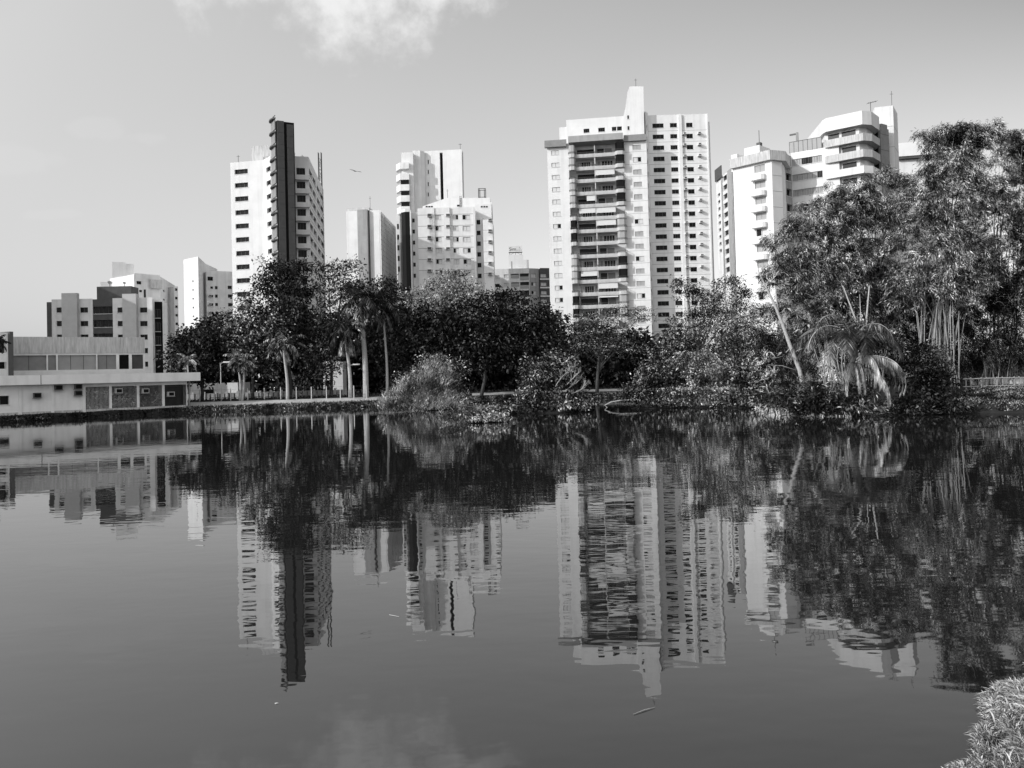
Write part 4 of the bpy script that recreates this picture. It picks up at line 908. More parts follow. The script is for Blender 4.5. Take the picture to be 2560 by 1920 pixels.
tree('dark tree rising behind the tall palm in front of the grid-sided block', 129, [(822, 622, 34, 22), (850, 655, 34, 40), (830, 735, 42, 48), (850, 800, 38, 36), (872, 690, 26, 36)], 840, leaf_dark)
tree('wide tree with a pale sunlit feathery crown in front of the panelled block', 124, [(950, 610, 40, 18), (985, 600, 26, 12), (905, 645, 34, 20), (965, 645, 52, 26), (1000, 630, 40, 18)], 965, leaf_pale, dens=5, per=40, cl=.6, ll=.4, lw=.16)  # paler leaf colour stands in for sun on this crown
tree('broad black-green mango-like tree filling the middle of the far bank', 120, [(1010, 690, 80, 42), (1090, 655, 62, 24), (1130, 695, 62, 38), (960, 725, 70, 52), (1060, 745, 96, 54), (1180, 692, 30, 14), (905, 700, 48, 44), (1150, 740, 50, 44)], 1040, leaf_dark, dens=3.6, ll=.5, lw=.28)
rsb = random.Random(4)
for k, (x, tx) in enumerate(((455, 'behind the street lamp'), (545, 'behind the low wall near the twin palm'), (640, 'behind the single thin-trunked palm'), (725, 'between the two palm crowns'), (815, 'behind the tallest palm trunk'), (905, 'behind the reedy bush'), (1000, 'right of the reedy bush'), (1090, 'above the floating plants'), (1180, 'behind the bush with bare branches'), (1275, 'right of the bush with bare branches'), (1370, 'under the foot of the tall high-rise'), (1470, 'behind the left island shrub'), (1580, 'behind the feathery drooping tree'))):
    tree('added dark tree filling the shade ' + tx, 144 + rsb.uniform(-4, 8), [(x, 770 + rsb.uniform(-15, 15), 52, 42), (x + 20, 815, 56, 34), (x - 22, 800, 46, 40), (x + 5, 735, 34, 26)] + ([(x + 10, 705, 34, 26)] if x < 1200 else []), x, leaf_dark, dens=2.2, per=30, cl=.9, ll=.9, lw=.6, group='added dark trees filling shade along the far bank')  # second row added, its dark leaves fill the darkness under the canopy
tree('flat-topped feathery tree in front of the balconies of the tall high-rise', 122, [(1290, 688, 60, 16), (1345, 672, 50, 11), (1240, 715, 42, 18), (1300, 712, 76, 18), (1385, 684, 24, 10), (1230, 745, 44, 22), (1300, 750, 70, 22), (1360, 745, 40, 20)], 1290, leaf_mid, dens=5, per=40, cl=.5, ll=.38, lw=.12, style='flat')
tree('round glossy tree rising before the right wing of the tall high-rise', 104, [(1478, 622, 28, 20), (1570, 617, 36, 16), (1520, 655, 50, 28), (1500, 705, 52, 34), (1450, 750, 40, 40), (1560, 660, 40, 28), (1600, 640, 20, 16)], 1500, leaf_mid, dens=5, per=50, cl=.45, ll=.36, lw=.15)
tree('drooping feathery tree between the round glossy tree and the bamboo', 94, [(1600, 675, 66, 28), (1560, 715, 80, 28), (1640, 720, 50, 40), (1560, 765, 70, 34), (1650, 775, 50, 46), (1500, 790, 50, 30), (1610, 740, 70, 34)], 1600, leaf_mid, dens=8, per=40, cl=.42, ll=.34, lw=.08, style='flat', droop=.5)

def bamboo(label, Y, bl, stems, lm=leaf_bamboo, pd=9.5, seed=1, per=130):
    rg = np.random.default_rng(100 + seed); rs = random.Random(seed); bs = blobs3(Y, bl); big = list(bs)
    if lm is leaf_bamboo:                                                 # feathery outer sprays round every leaf mass
        for c, r in big:
            for k in range(5): w = rs.uniform(0, 6.28); bs.append((c + np.array([math.cos(w) * r[0], rs.uniform(-.6, .3) * r[1], math.sin(w) * r[2]]) * rs.uniform(.9, 1.25), r * rs.uniform(.16, .3)))
    b0 = at(W(stems[0], 850), Y); t = thing('bamboo_clump', label, 'bamboo', (b0[0], Y, 1.0))
    for k in range(stems[2]):
        x = stems[0] + (stems[1] - stems[0]) * (k + rs.random()) / stems[2]; p = at(W(x, 850), Y + rs.uniform(-1.2, .6)); c, r = rs.choice(big)
        tip = c + np.array([rs.uniform(-1, 1) * r[0], rs.uniform(-1, 0.2) * r[1], rs.uniform(.2, 1.0) * r[2]])
        b_ = np.array([p[0], p[1], .7]); m_ = np.array([p[0] + (tip[0] - p[0]) * .22, p[1] + (tip[1] - p[1]) * .3, .7 + (tip[2] - .7) * .6])
        pts = [b_ * (1 - s) ** 2 + 2 * m_ * s * (1 - s) + tip * s * s for s in np.linspace(0, 1, 9)]
        mb = mb_for(t); mb.tube(pts, [.055, .055, .05, .05, .045, .04, .03, .02, .012], culm, 5); mb.build('culm', t, True)
    for k in range(stems[2] // 3):                                        # pale arching bare twigs at the face of the clump
        c, r = rs.choice(big); a_ = c + np.array([rs.uniform(-.8, .8) * r[0], -r[1] * .95, rs.uniform(-.6, .6) * r[2]])
        dx = rs.uniform(-1.6, 1.6); pts = [a_ + np.array([dx * s, -.5 * s, 1.1 * s - 1.0 * s * s]) for s in np.linspace(0, 1, 6)]
        mb = mb_for(t); mb.tube(pts, [.028, .026, .022, .02, .015, .01], palebark, 4); mb.build('bare_twig', t, True)
    out = []
    for c, r in bs:                                                       # leafy plumes arching out of each mass
        n = max(3, int(pd * r[0] * r[2])); d = unit(rg.normal(size=(n, 3)) * np.array([1, .8, .8]) + np.array([0, -.35, .25])); st = c + d * r * (.3 + .6 * rg.random((n, 1)))
        L = (.9 + 1.3 * rg.random(n)) * min(1.3, .5 + r[0] * .35); dr = unit(d * np.array([1, 1, .6]) + rg.normal(size=(n, 3)) * .3 + np.array([0, 0, .5]))
        k_ = per; sp = rg.random((n, k_)) ** .8; P = st[:, None] + dr[:, None] * (L[:, None] * sp)[..., None]; P[..., 2] -= (L[:, None] * .75 * sp ** 2); P = P + rg.normal(size=P.shape) * (.05 + .17 * (1 - np.abs(sp - .45)))[..., None]
        T = dr[:, None] + np.array([0, 0, -1.4]) * sp[..., None]; D_ = unit(unit(T) * .75 + rg.normal(size=P.shape) * .5 + np.array([0, 0, -.2])); m_ = n * k_
        out.append(leaves(rg, P.reshape(-1, 3), D_.reshape(-1, 3), .36 * (.5 + .9 * rg.random(m_)), .055, .15))
    quads_obj('foliage', np.concatenate(out), lm, t, tuple(t.location))
bamboo('leftmost bamboo clump sloping down in front of the bright corner building', 80, [(1720, 520, 48, 34), (1702, 580, 42, 34), (1765, 470, 50, 40), (1740, 600, 66, 48), (1720, 668, 66, 34), (1805, 560, 66, 64), (1780, 640, 60, 50)], (1780, 1830, 14), seed=1)
bamboo('bamboo clump rising behind the date palm, below the octagonal balconies', 82, [(1850, 430, 50, 44), (1885, 500, 74, 56), (1862, 600, 76, 56), (1850, 665, 66, 44), (1820, 440, 30, 24), (1900, 400, 36, 30), (1930, 620, 60, 50)], (1840, 1920, 16), seed=2)
bamboo('tallest bamboo clump with thin upright culms showing at its foot', 76, [(2040, 345, 46, 36), (2085, 310, 40, 22), (2000, 425, 56, 42), (2065, 425, 76, 56), (1985, 505, 66, 50), (2050, 540, 84, 64), (1985, 620, 60, 42), (2060, 620, 60, 42), (2140, 285, 12, 14), (2115, 300, 22, 14), (2010, 300, 14, 12), (2050, 295, 20, 14), (2085, 285, 16, 10)], (1985, 2075, 34), seed=3)
bamboo('bamboo clump spilling over the right edge of the view', 82, [(2160, 350, 46, 46), (2195, 420, 46, 46), (2150, 480, 64, 48), (2185, 560, 64, 48), (2125, 620, 60, 44), (2200, 340, 24, 26), (2180, 315, 14, 16)], (2120, 2200, 18), seed=4)
bamboo('dark bamboo mass low at the far right above the rail fence', 79, [(2205, 600, 36, 50), (2214, 510, 24, 40), (2130, 690, 50, 50), (2200, 640, 40, 40), (2150, 790, 60, 30, 8), (2210, 790, 40, 40, 8), (2180, 680, 54, 50), (2120, 720, 54, 40), (2205, 750, 40, 46), (2100, 755, 46, 36), (2160, 760, 50, 36), (2060, 740, 50, 60), (2050, 795, 40, 36)], (2100, 2180, 12), lm=leaf_dark, seed=5, pd=6)
bamboo('dark-leaved bamboo thicket filling in shade behind the date palm and the leaning bare tree', 86, [(1655, 765, 36, 40), (1665, 815, 46, 36), (1700, 800, 40, 40), (1960, 690, 60, 50), (2040, 690, 60, 50), (2100, 660, 60, 50), (2020, 790, 60, 60), (2090, 800, 50, 50), (1930, 640, 60, 60), (1760, 720, 70, 46), (1700, 740, 50, 50), (1830, 740, 60, 60), (1900, 740, 60, 60), (1980, 760, 60, 60), (1780, 790, 60, 46), (1880, 810, 60, 40)], (1760, 1950, 16), lm=leaf_dark, seed=6, pd=6)  # added fill: darker leaf colour stands in for shade inside the bamboo

# ---- palms
def frond(rg, o, az, e0, L, droop, lw, ll, n=34, hang=.5, curl=0):
    """one feather frond: returns rachis points and leaflet quads"""
    pts = [np.array(o, float)]; m = 14; h = np.array([math.cos(az), math.sin(az), 0]); sd = np.array([-math.sin(az), math.cos(az), 0])
    for k in range(m):
        e = e0 - droop * ((k + .5) / m) ** 1.2; pts.append(pts[-1] + (h * math.cos(e) + np.array([0, 0, math.sin(e)])) * L / m + sd * curl * L / m * k / m)
    pts = np.array(pts); s = np.linspace(.12, .99, n); idx = s * m; i0 = np.minimum(idx.astype(int), m - 1); f = (idx - i0)[:, None]
    P = pts[i0] * (1 - f) + pts[i0 + 1] * f; T = unit(pts[i0 + 1] - pts[i0]); out = []
    for sg in (-1, 1):
        Dr = unit(sd * sg * .75 + T * .55 + np.array([0, 0, -hang]) + rg.normal(size=(n, 3)) * .12)
        l = ll * (np.sin(np.pi * (s * .86 + .1)) ** .6) * (.85 + .3 * rg.random(n)); L_ = l[:, None]
        wv = unit(np.cross(Dr, np.cross(T, Dr))) * lw / 2
        mid = P + Dr * L_ * .4; tip = P + Dr * L_ + np.array([0, 0, -1.0]) * L_ * .18 * hang * 2
        out.append(np.stack([P - wv * .5, mid - wv, tip, mid + wv], 1))
    return pts, np.concatenate(out)
def palm(label, Y, basex, basey, topx, topy, fl, nf, tr, lm, group=None, droop=1.7, e_lo=-.35, lw=.13, dead=0, ll=None, zb=G0):
    SEED[0] += 1; rg = np.random.default_rng(SEED[0]); rs = random.Random(SEED[0])
    b0 = at(W(basex, basey), Y); tp = at(W(topx, topy), Y); base = (b0[0], Y, zb); t = thing('palm_tree', label, 'palm', base, group)
    mb = mb_for(t); b_ = np.array(base); n = 12
    pts = [b_ + (tp - b_) * s + np.array([.12 * math.sin(s * 5), 0, 0]) for s in np.linspace(0, 1, n)]; pts[0][2] -= .3
    mb.tube(pts, [tr * (1.25 - .45 * s) for s in np.linspace(0, 1, n)], palebark, 8); mb.build('trunk', t, True)
    mb = mb_for(t); qs = []
    for k in range(nf):
        az = 2 * math.pi * (k * .382) + rs.uniform(-.2, .2); e0 = e_lo + (1.45 - e_lo) * (k / nf)
        p, q = frond(rg, tp, az, e0, fl * rs.uniform(.85, 1.1), droop * rs.uniform(.8, 1.15), lw, ll or fl * .24, 30, .55); qs.append(q); mb.tube(p[::2], [.05, .045, .04, .035, .03, .025, .02, .015][:len(p[::2])], lm, 4)
    quads_obj('crown', np.concatenate(qs), lm, t, base); mb.build('frond_stem', t)
    if dead:
        for k in range(dead): quads_obj('dead_frond', frond(rg, tp - np.array([0, 0, .2]), rs.uniform(0, 6.28), -.9, fl * .8, .7, lw * .8, fl * .18, 24, .9)[1], dead_frond, t, base)
palm('short twin-trunked palm with a bright feathery crown beside the street lamp', 115, 519, 870, 517, 778, 2.6, 16, .17, leaf_pale)
palm('second slim trunk of the twin palm, its crown drooping to the right', 113.6, 523, 870, 529, 782, 2.4, 14, .15, leaf_mid)
palm('slender palm with a long bare trunk and a shaded crown among dark leaves', 114, 621, 868, 614, 745, 3.6, 16, .2, leaf_mid, dead=3)
palm('palm with pale dead fronds hanging under its crown, left of the tallest palm', 116, 757, 860, 748, 715, 4.6, 20, .24, leaf_dark, dead=8, droop=2.1)
palm('tallest royal-type palm with a thick pale trunk and a spear leaf above', 117, 790, 858, 781, 645, 5.6, 24, .36, leaf_dark, dead=6, droop=1.9)
palm('thin dark-crowned palm just right of the tallest palm', 119, 836, 845, 830, 668, 4.2, 16, .18, leaf_dark, dead=4)
palm('small palm with a pale tuft in front of the round dark tree', 110, 408, 862, 407, 778, 1.9, 14, .1, leaf_pale)
palm('small slim palm standing in the left edge of the island shrubs', 86, 1452, 850, 1448, 768, 1.5, 9, .06, leaf_mid, zb=.3)
palm('little palm peeping up against the left annex wall', 98, -6, 800, -8, 742, 1.8, 14, .1, leaf_dark)

# the big date palm over the water
rg = np.random.default_rng(77); rs = random.Random(77); Yp = 64
ctr_ = at(W(1842, 738), Yp); bp_ = at(W(1850, 890), Yp); t = thing('date_palm', 'large leaning palm with arching dark fronds and long straw-coloured dead fronds over the water', 'palm', (bp_[0], Yp, .1)); mb = mb_for(t)
mb.tube([(bp_[0], Yp, -.4), (bp_[0] + .1, Yp + .2, 1.5), tuple(ctr_ - (0, 0, .2))], [.42, .38, .34], bark, 9); mb.build('trunk', t, True)
qs = []; mb = mb_for(t)
for az, e0, L, dr in ((3.2, .75, 4.6, 2.1), (3.5, .95, 4.2, 2.4), (2.9, .55, 3.8, 1.9), (3.9, .6, 4.2, 2.3), (4.2, .9, 3.8, 2.5), (4.6, .8, 3.4, 2.4), (2.4, .9, 4, 2), (1.6, 1.0, 4, 2), (.6, .9, 3.8, 2.2), (5.6, .7, 3.6, 2.4), (5.2, 1.1, 3.6, 2.6), (6.1, .6, 3.4, 2.2), (3.7, 1.25, 4.4, 2.4)):
    p, q = frond(rg, ctr_, az, e0, L * 1.42, dr, .07, 1.3, 54, .4); qs.append(q); mb.tube(p, [.05 - .0025 * k for k in range(len(p))], leaf_pale, 5)
quads_obj('crown', np.concatenate(qs), leaf_frond, t, tuple(t.location)); mb.build('frond_stem', t)
qs = []; mb = mb_for(t)
for az, e0, L, dr, cz in ((4.9, .5, 4.3, 2.5, -.3), (5.5, .55, 4.4, 2.6, -.5), (5.7, .35, 4.2, 2.5, -.2), (4.5, .2, 3.8, 2.0, -.6), (4.1, .3, 3.6, 2.2, -.6), (5.1, .1, 3.6, 1.9, -.9), (5.9, .4, 4.6, 2.4, -.3)):
    for j in range(2):
        p, q = frond(rg, ctr_ + np.array([rs.uniform(-.2, .2), -.2, cz - 1.2]), az + rs.uniform(-.12, .12), e0, L * 1.32 * rs.uniform(.8, 1.08), dr, .035, .5, 80, 1.8); qs.append(q)
    mb.tube(p, [.05 - .0025 * k for k in range(len(p))], dead_frond, 5)
quads_obj('dead_frond', np.concatenate(qs), dead_frond, t, tuple(t.location)); mb.build('dead_stem', t)

# ---- shrubs
def shrub(label, Y, bl, lm, dens=9, per=34, cl=.3, ll=.28, lw=.13, zb=.05, name='shrub', sticks=8, style='leaf', droop=.2, spikes=0, islet=True):
    SEED[0] += 1; rg = np.random.default_rng(SEED[0]); rs = random.Random(SEED[0]); bs = blobs3(Y, bl)
    x0 = float(np.mean([c[0] for c, _ in bs])); base = (x0, Y, zb); t = thing(name, label, 'shrub', base); mb = mb_for(t)
    for k in range(sticks):
        c, r = rs.choice(bs); tip = c + np.array([rs.uniform(-.8, .8) * r[0], rs.uniform(-.9, .2) * r[1], rs.uniform(0, .95) * r[2]]); b_ = np.array([x0 + (tip[0] - x0) * .5, Y, -.2])
        mb.tube([b_, (b_ + tip) / 2 + (rs.uniform(-.15, .15), 0, .1), tip], [.04, .03, .012], bark, 5)
    mb.build('stem', t)
    q = crown_quads(rg, bs, dens, per, cl, ll, lw, style, droop)
    q = q[q[:, :, 2].min(1) > .02]
    quads_obj('foliage', q, lm, t, base)
    if islet:
        rx = max(abs(c[0] - x0) + r[0] for c, r in bs) * .55; mb = MB((x0, Y, 0)); n = 24
        ring = lambda f, z: [(x0 + rx * f * math.cos(w) * (1 + .1 * math.sin(3 * w)), Y + .5 + min(rx, 2.2) * f * .6 * math.sin(w), z) for w in [2 * math.pi * k / n for k in range(n)]]
        R_ = [ring(1, -.25), ring(.9, .08), ring(.5, .2)]
        for a_, b_ in zip(R_, R_[1:]):
            for k in range(n): mb.face([a_[k], a_[(k + 1) % n], b_[(k + 1) % n], b_[k]], soil)
        mb.face(R_[-1], soil); tag(mb.build('islet'), kind='structure')
    return t
# reedy bush
t = shrub('rounded leafy bush behind the pale reeds on the far side of the pond', 97, [(955, 800, 44, 32), (930, 785, 30, 22), (975, 840, 34, 34), (900, 830, 44, 34), (985, 800, 22, 22), (930, 850, 50, 34)], leaf_mid, dens=7, cl=.4, ll=.32, lw=.14)
rg = np.random.default_rng(9); base = at(W(895, 893), 93); V = []
for c, r_ in blobs3(93, [(838, 876, 28, 14), (860, 862, 38, 24), (895, 848, 42, 36), (925, 825, 34, 46), (948, 806, 28, 38), (968, 845, 30, 40), (905, 872, 50, 22), (940, 872, 44, 22), (880, 838, 24, 22, 1), (985, 872, 20, 18)]):
    n = int(420 * r_[0] * r_[2]); d = unit(rg.normal(size=(n, 3))); P = c + d * r_ * (.25 + .8 * rg.random((n, 1)) ** .6)
    Dr = unit(np.stack([rg.normal(size=n) * .45 + (P[:, 0] - base[0]) * .09, rg.normal(size=n) * .4 - .2, .9 + 0 * P[:, 0]], 1)); V.append(leaves(rg, P, Dr, .75 * (.4 + rg.random(n)), .045, .25))
V = np.concatenate(V); V = V[V[:, :, 2].min(1) > .01]
o = quads_obj('reed_clump', V, leaf_pale, None, tuple(base * (1, 1, 0)))
tag(o, 'pale soft grassy reed mound in front of the rounded leafy bush', 'reeds')
mb = MB(tuple(at(W(960, 890), 92.5) * (1, 1, 0)))
for a, b_ in (((950, 890), (1000, 850)), ((965, 892), (975, 845)), ((945, 880), (985, 868)), ((985, 893), (935, 850)), ((955, 893), (925, 872))): mb.tube([at(W(*a), 92.4), at(W((a[0] + b_[0]) / 2 + 3, (a[1] + b_[1]) / 2 - 3), 92.4), at(W(*b_), 92.6)], [.06, .05, .02], palebark, 5)
tag(mb.build('driftwood'), 'tangle of pale bare sticks leaning in the water beside the reeds', 'driftwood')
shrub('low bright clump of floating leafy plants in the middle of the pond', 67, [(985, 899, 34, 18), (1010, 892, 32, 18), (1040, 896, 38, 18), (1070, 894, 26, 20), (1000, 875, 12, 12), (1080, 905, 14, 10), (960, 900, 14, 10)], leaf_pale, dens=28, per=30, cl=.16, ll=.17, lw=.09, name='floating_plants', sticks=4, islet=False)
shrub('tall leafy bush with hanging leaves left of centre-right, in the water', 81, [(1160, 800, 34, 28), (1200, 795, 44, 26), (1172, 845, 38, 36), (1212, 868, 42, 24), (1145, 830, 18, 26), (1235, 840, 26, 26), (1150, 880, 24, 16), (1250, 878, 20, 14), (1190, 770, 18, 12), (1148, 778, 13, 10), (1228, 784, 18, 13), (1128, 862, 14, 22), (1268, 868, 18, 14), (1110, 885, 14, 12)], leaf_mid, dens=11, cl=.32, ll=.32, lw=.13)
bt = thing('bare_branches', 'pale leafless branches reaching right out of the tall leafy bush', 'branches', (*at(W(1215, 840), 80.5)[:2], .3)); mb = mb_for(bt); rs = random.Random(8)
def branch(p, d, L, r, depth):
    pts = [np.array(p)]; d = np.array(d, float)
    for k in range(3): d = unit(d + np.array([rs.uniform(-.25, .25), rs.uniform(-.15, .15), rs.uniform(-.1, .25)])); pts.append(pts[-1] + d * L / 3)
    mb.tube(pts, [r, r * .85, r * .7, r * .5], palebark, 5)
    if depth:
        for k in range(3): i_ = rs.randint(1, 3); branch(pts[i_], unit(d + np.array([rs.uniform(-.8, .8), rs.uniform(-.4, .3), rs.uniform(-.3, .7)])), L * .62, r * .6, depth - 1)
for a, b_ in (((1220, 845), (.8, -.1, .55)), ((1225, 830), (.7, -.2, .8)), ((1200, 835), (.3, -.3, 1)), ((1235, 850), (.95, -.1, .35))): branch(at(W(*a), 80), b_, 1.5, .05, 3)
mb.build('branch', bt)
shrub('left leafy shrub of the island, overhanging the water', 85, [(1420, 798, 48, 34), (1388, 850, 36, 28), (1450, 862, 50, 24), (1400, 825, 44, 30), (1365, 842, 18, 16), (1475, 805, 40, 34)], leaf_mid, dens=11, cl=.32, ll=.3, lw=.14)
shrub('middle shrub of the island with pale flowering leaves', 84, [(1520, 790, 50, 36), (1540, 850, 58, 28), (1490, 850, 40, 30), (1545, 815, 46, 34)], leaf_pale, dens=9, cl=.32, ll=.26, lw=.11)
shrub('right shrub of the island, low and dark at the water edge', 81, [(1600, 842, 36, 32), (1580, 870, 42, 18), (1625, 868, 22, 18), (1600, 805, 34, 28)], leaf_mid, dens=10, cl=.3, ll=.3, lw=.14)
for x_, y_, Yb, lb in ((40, 906, 93.2, 'small dark weedy bush at the left end of the clubhouse plinth'), (88, 902, 95.2, 'wider dark weedy bush under the clubhouse air conditioner'), (172, 897, 98.6, 'tiny dark tuft beside the first barred bay of the clubhouse')):
    shrub(lb, Yb, [(x_, y_, 14, 5), (x_ + 8, y_ + 2, 12, 5), (x_ - 9, y_ + 3, 10, 4)], leaf_dark, dens=26, per=30, cl=.2, ll=.3, lw=.08, sticks=3, islet=False)
for lb, Yb, bl_ in (('dark leafy bush drooping into the water left of the date palm', 63, [(1765, 872, 32, 20), (1735, 888, 26, 12), (1795, 890, 28, 12), (1770, 850, 22, 18)]), ('dark leafy bush drooping into the water right of the date palm', 62.5, [(1960, 880, 34, 22), (1990, 892, 30, 14), (1930, 895, 24, 10), (1975, 855, 26, 22)]), ('dark bush at the water edge below the left end of the rail fences', 62.5, [(2055, 872, 26, 20), (2035, 890, 26, 13), (2080, 890, 22, 10)])):
    shrub(lb, Yb, bl_, leaf_dark, dens=20, per=36, cl=.3, ll=.3, lw=.12, islet=False)
shrub('spiky dark bush at the foot of the leaning bare tree', 67, [(1680, 865, 36, 36), (1735, 880, 32, 26), (1705, 840, 30, 24), (1660, 850, 20, 18), (1720, 860, 40, 30)], leaf_mid, dens=16, per=30, cl=.3, ll=.5, lw=.06, islet=False)
shrub('vine-covered top growth above the crown of the date palm', 65.5, [(1850, 712, 40, 20), (1890, 722, 40, 26), (1820, 722, 26, 18), (1930, 745, 30, 30), (1870, 735, 50, 30)], leaf_mid, dens=22, per=30, cl=.22, ll=.26, lw=.09, islet=False, sticks=14)
shrub('ferny undergrowth at the waterline beneath the date palm', 63, [(1800, 870, 30, 22), (1840, 868, 34, 28), (1880, 880, 30, 16), (1770, 860, 20, 30), (1850, 845, 30, 26), (1815, 840, 24, 24), (1760, 885, 30, 12), (1920, 885, 26, 12)], leaf_mid, dens=20, per=26, cl=.3, ll=.42, lw=.07, islet=False)
shrub('dark hanging bush on the right flank of the date palm', 66.5, [(2005, 825, 34, 40), (2025, 875, 36, 28), (1975, 860, 30, 36), (1960, 800, 36, 40), (1990, 775, 34, 34), (2040, 840, 24, 30)], leaf_dark, dens=14, cl=.3, ll=.28, lw=.13)
shrub('light leafy sapling growth below the tall bamboo culms', 69, [(2030, 770, 26, 36), (2045, 820, 28, 32), (2010, 800, 26, 34)], leaf_mid, dens=14, cl=.25, ll=.2, lw=.1, islet=False)

# leaning bare tree with umbrella leaves
Yt = 76; t = thing('leaning_tree', 'thin pale leaning tree with few umbrella-like leaf tufts beside the bamboo', 'tree', (*at(W(1735, 830), Yt)[:2], .4)); mb = mb_for(t); rg = np.random.default_rng(3); rs = random.Random(12)
q_ = lambda *l: [at(W(x, y), Yt) for x, y in l]
mb.tube(q_((1738, 850), (1727, 800), (1706, 745), (1690, 700), (1672, 655), (1652, 615), (1640, 590), (1634, 565)), [.22, .2, .18, .15, .12, .08, .045, .02], palebark, 7)
mb.tube(q_((1684, 690), (1678, 650), (1673, 600), (1660, 560), (1654, 530)), [.07, .06, .045, .03, .015], palebark, 6)
mb.tube(q_((1708, 750), (1690, 770), (1668, 775)), [.05, .04, .02], palebark, 5); mb.tube(q_((1712, 762), (1735, 752), (1760, 752)), [.05, .035, .02], palebark, 5); mb.tube(q_((1720, 800), (1690, 790), (1660, 788)), [.04, .035, .02], palebark, 5)
mb.build('trunk', t, True)
V = []
for x, y in ((1665, 775), (1655, 790), (1675, 790), (1660, 760), (1690, 760), (1640, 772), (1680, 595), (1650, 600), (1695, 590), (1668, 610), (1720, 680), (1735, 690), (1700, 665), (1745, 700), (1740, 752), (1650, 820), (1670, 815), (1640, 800)):
    c = at(W(x, y), Yt + rs.uniform(-.6, .6)); n = 11; w = np.arange(n) * 2 * math.pi / n; Dr = unit(np.stack([np.cos(w), np.sin(w), -.45 + 0 * w], 1)); V.append(leaves(rg, np.repeat(c[None], n, 0), Dr, .66, .22, .25))
quads_obj('crown', np.concatenate(V), leaf_mid, t, tuple(t.location))

# bare poles above the date palm
for (a, b_), lb in ((((1821, 618), (1847, 687)), 'leaning bare pole sticking up behind the crown of the date palm, thickest of three'), (((1857, 635), (1859, 678)), 'short thin upright stick between the two longer bare poles'), (((1878, 617), (1872, 684)), 'upright bare pole to the right of the other two above the date palm')):
    p, q = at(W(*a), 66.5), at(W(*b_), 66.5); mb = MB(tuple(q)); mb.tube([q - (0, 0, .6), q, p], [.075, .075, .045] if a[0] != 1857 else [.035, .035, .02], palebark, 6); tag(mb.build('bare_pole'), lb, 'pole')

# ------------------------------------------------------------------ far bank: wall, lamps, fence posts
f1 = Fr(pl(G, 20, 1240, 125), pl(G, 1190, 1240, 130)); t = thing('boundary_wall', 'low pale masonry wall along the far path, under the trees', 'wall', (*f1.P(f1.L / 2, 0, 0)[:2], G0)); mb = mb_for(t); mb.fr = f1
zt_ = f1.z(G(600, 1205)); mb.box(-6, f1.L, 0, .25, G0 - .2, zt_, stained)
n = 16
for k in range(n + 1): x = -6 + (f1.L + 6) * k / n; mb.box(x - .18, x + .18, -.1, .35, G0 - .2, zt_ + .25, white2)
mb.build('wall', t)
t = thing('post_fence', 'line of thin metal posts with wires along the far shore path', 'fence', (*at(G(600, 1310), 114.5)[:2], G0)); pp = []
for x in (-160, -70, 57, 197, 345, 488, 630, 765, 895, 1025, 1145, 1262, 1370):
    p = at(G(x, 1310), 115); mb = mb_for(t); mb.box(p[0] - .06, p[0] + .06, p[1] - .06, p[1] + .06, G0 - .3, G0 + 1.75, palemetal); mb.build('post', t); pp.append(p)
mb = mb_for(t)
for z in (.5, 1.1, 1.65):
    for a, b_ in zip(pp, pp[1:]): mb.tube([(a[0], a[1], G0 + z), (b_[0], b_[1], G0 + z)], .012, metal, 4)
mb.build('wire', t)
t = thing('stub_fence', 'row of short dark stakes joined by a rail in front of the pale boundary wall', 'fence', (*at(G(600, 1290), 120)[:2], G0)); mb = mb_for(t); mb2 = mb_for(t)
xs = list(range(20, 1180, 42)); 
for x in xs: p = at(G(x, 1280), 121); o = mb_for(t); o.box(p[0] - .07, p[0] + .07, p[1] - .07, p[1] + .07, G0 - .2, G0 + .95, dark); o.build('stake', t)
a, b_ = at(G(20, 1280), 121), at(G(1160, 1280), 121); mb2.box(a[0], b_[0], 120.97, 121.03, G0 + .35, G0 + .43, dark); mb2.build('rail', t)
def lamp(label, Y, bx, by, tx, ty, side):
    b_ = at(W(bx, by), Y); tp = at(W(tx, ty), Y); t = thing('street_lamp', label, 'street lamp', (b_[0], Y, G0)); mb = mb_for(t); h = tp[2]
    mb.tube([(b_[0], Y, G0 - .2), (b_[0], Y, h - .3), (b_[0] + .15 * side, Y, h - .05), (b_[0] + .6 * side, Y - .1, h)], [.09, .07, .06, .05], palemetal, 8); mb.build('post', t)
    mb = mb_for(t); x = b_[0] + .5 * side; mb.prism([(x, Y - .3), (x + 1.05 * side, Y - .24), (x + 1.05 * side, Y + .04), (x, Y + .1)][::side], h - .06, h + .14, white); mb.build('lamp_head', t)
lamp('street lamp with a pale curved head on the path beside the round dark tree', 115, 478, 872, 479, 783, 1)
lamp('street lamp half hidden behind the trunk of the palm with dead fronds', 118, 757, 858, 758, 788, 1)
p = at(G(1085, 1060), 136); t = thing('white_shed', 'small sunlit white shed with a dark doorway glimpsed between trunks on the far bank', 'shed', (p[0], 136, G0)); mb = mb_for(t)
mb.box(p[0] - 1.8, p[0] + 1.6, 136, 139, G0 - .1, at(G(1085, 945), 136)[2], white); mb.build('wall', t); mb = mb_for(t); mb.box(p[0] - 1.5, p[0] - .7, 135.95, 135.99, G0, G0 + 2.6, black); mb.build('door', t)
# two sheds / house seen at the gap by the clubhouse
p = at(A(1790, 1160), 128); t = thing('low_house', 'low pale house with a dark opening seen beneath the round dark tree', 'house', (p[0], 128, G0)); mb = mb_for(t); z1 = at(A(1790, 1100), 128)[2]
mb.box(p[0] - 3, p[0] + 5, 128, 134, G0 - .1, z1, white2); mb.build('wall', t); mb = mb_for(t); mb.box(p[0] - .8, p[0] + 1.2, 127.9, 127.99, G0, z1 - 1, black); mb.build('door', t)

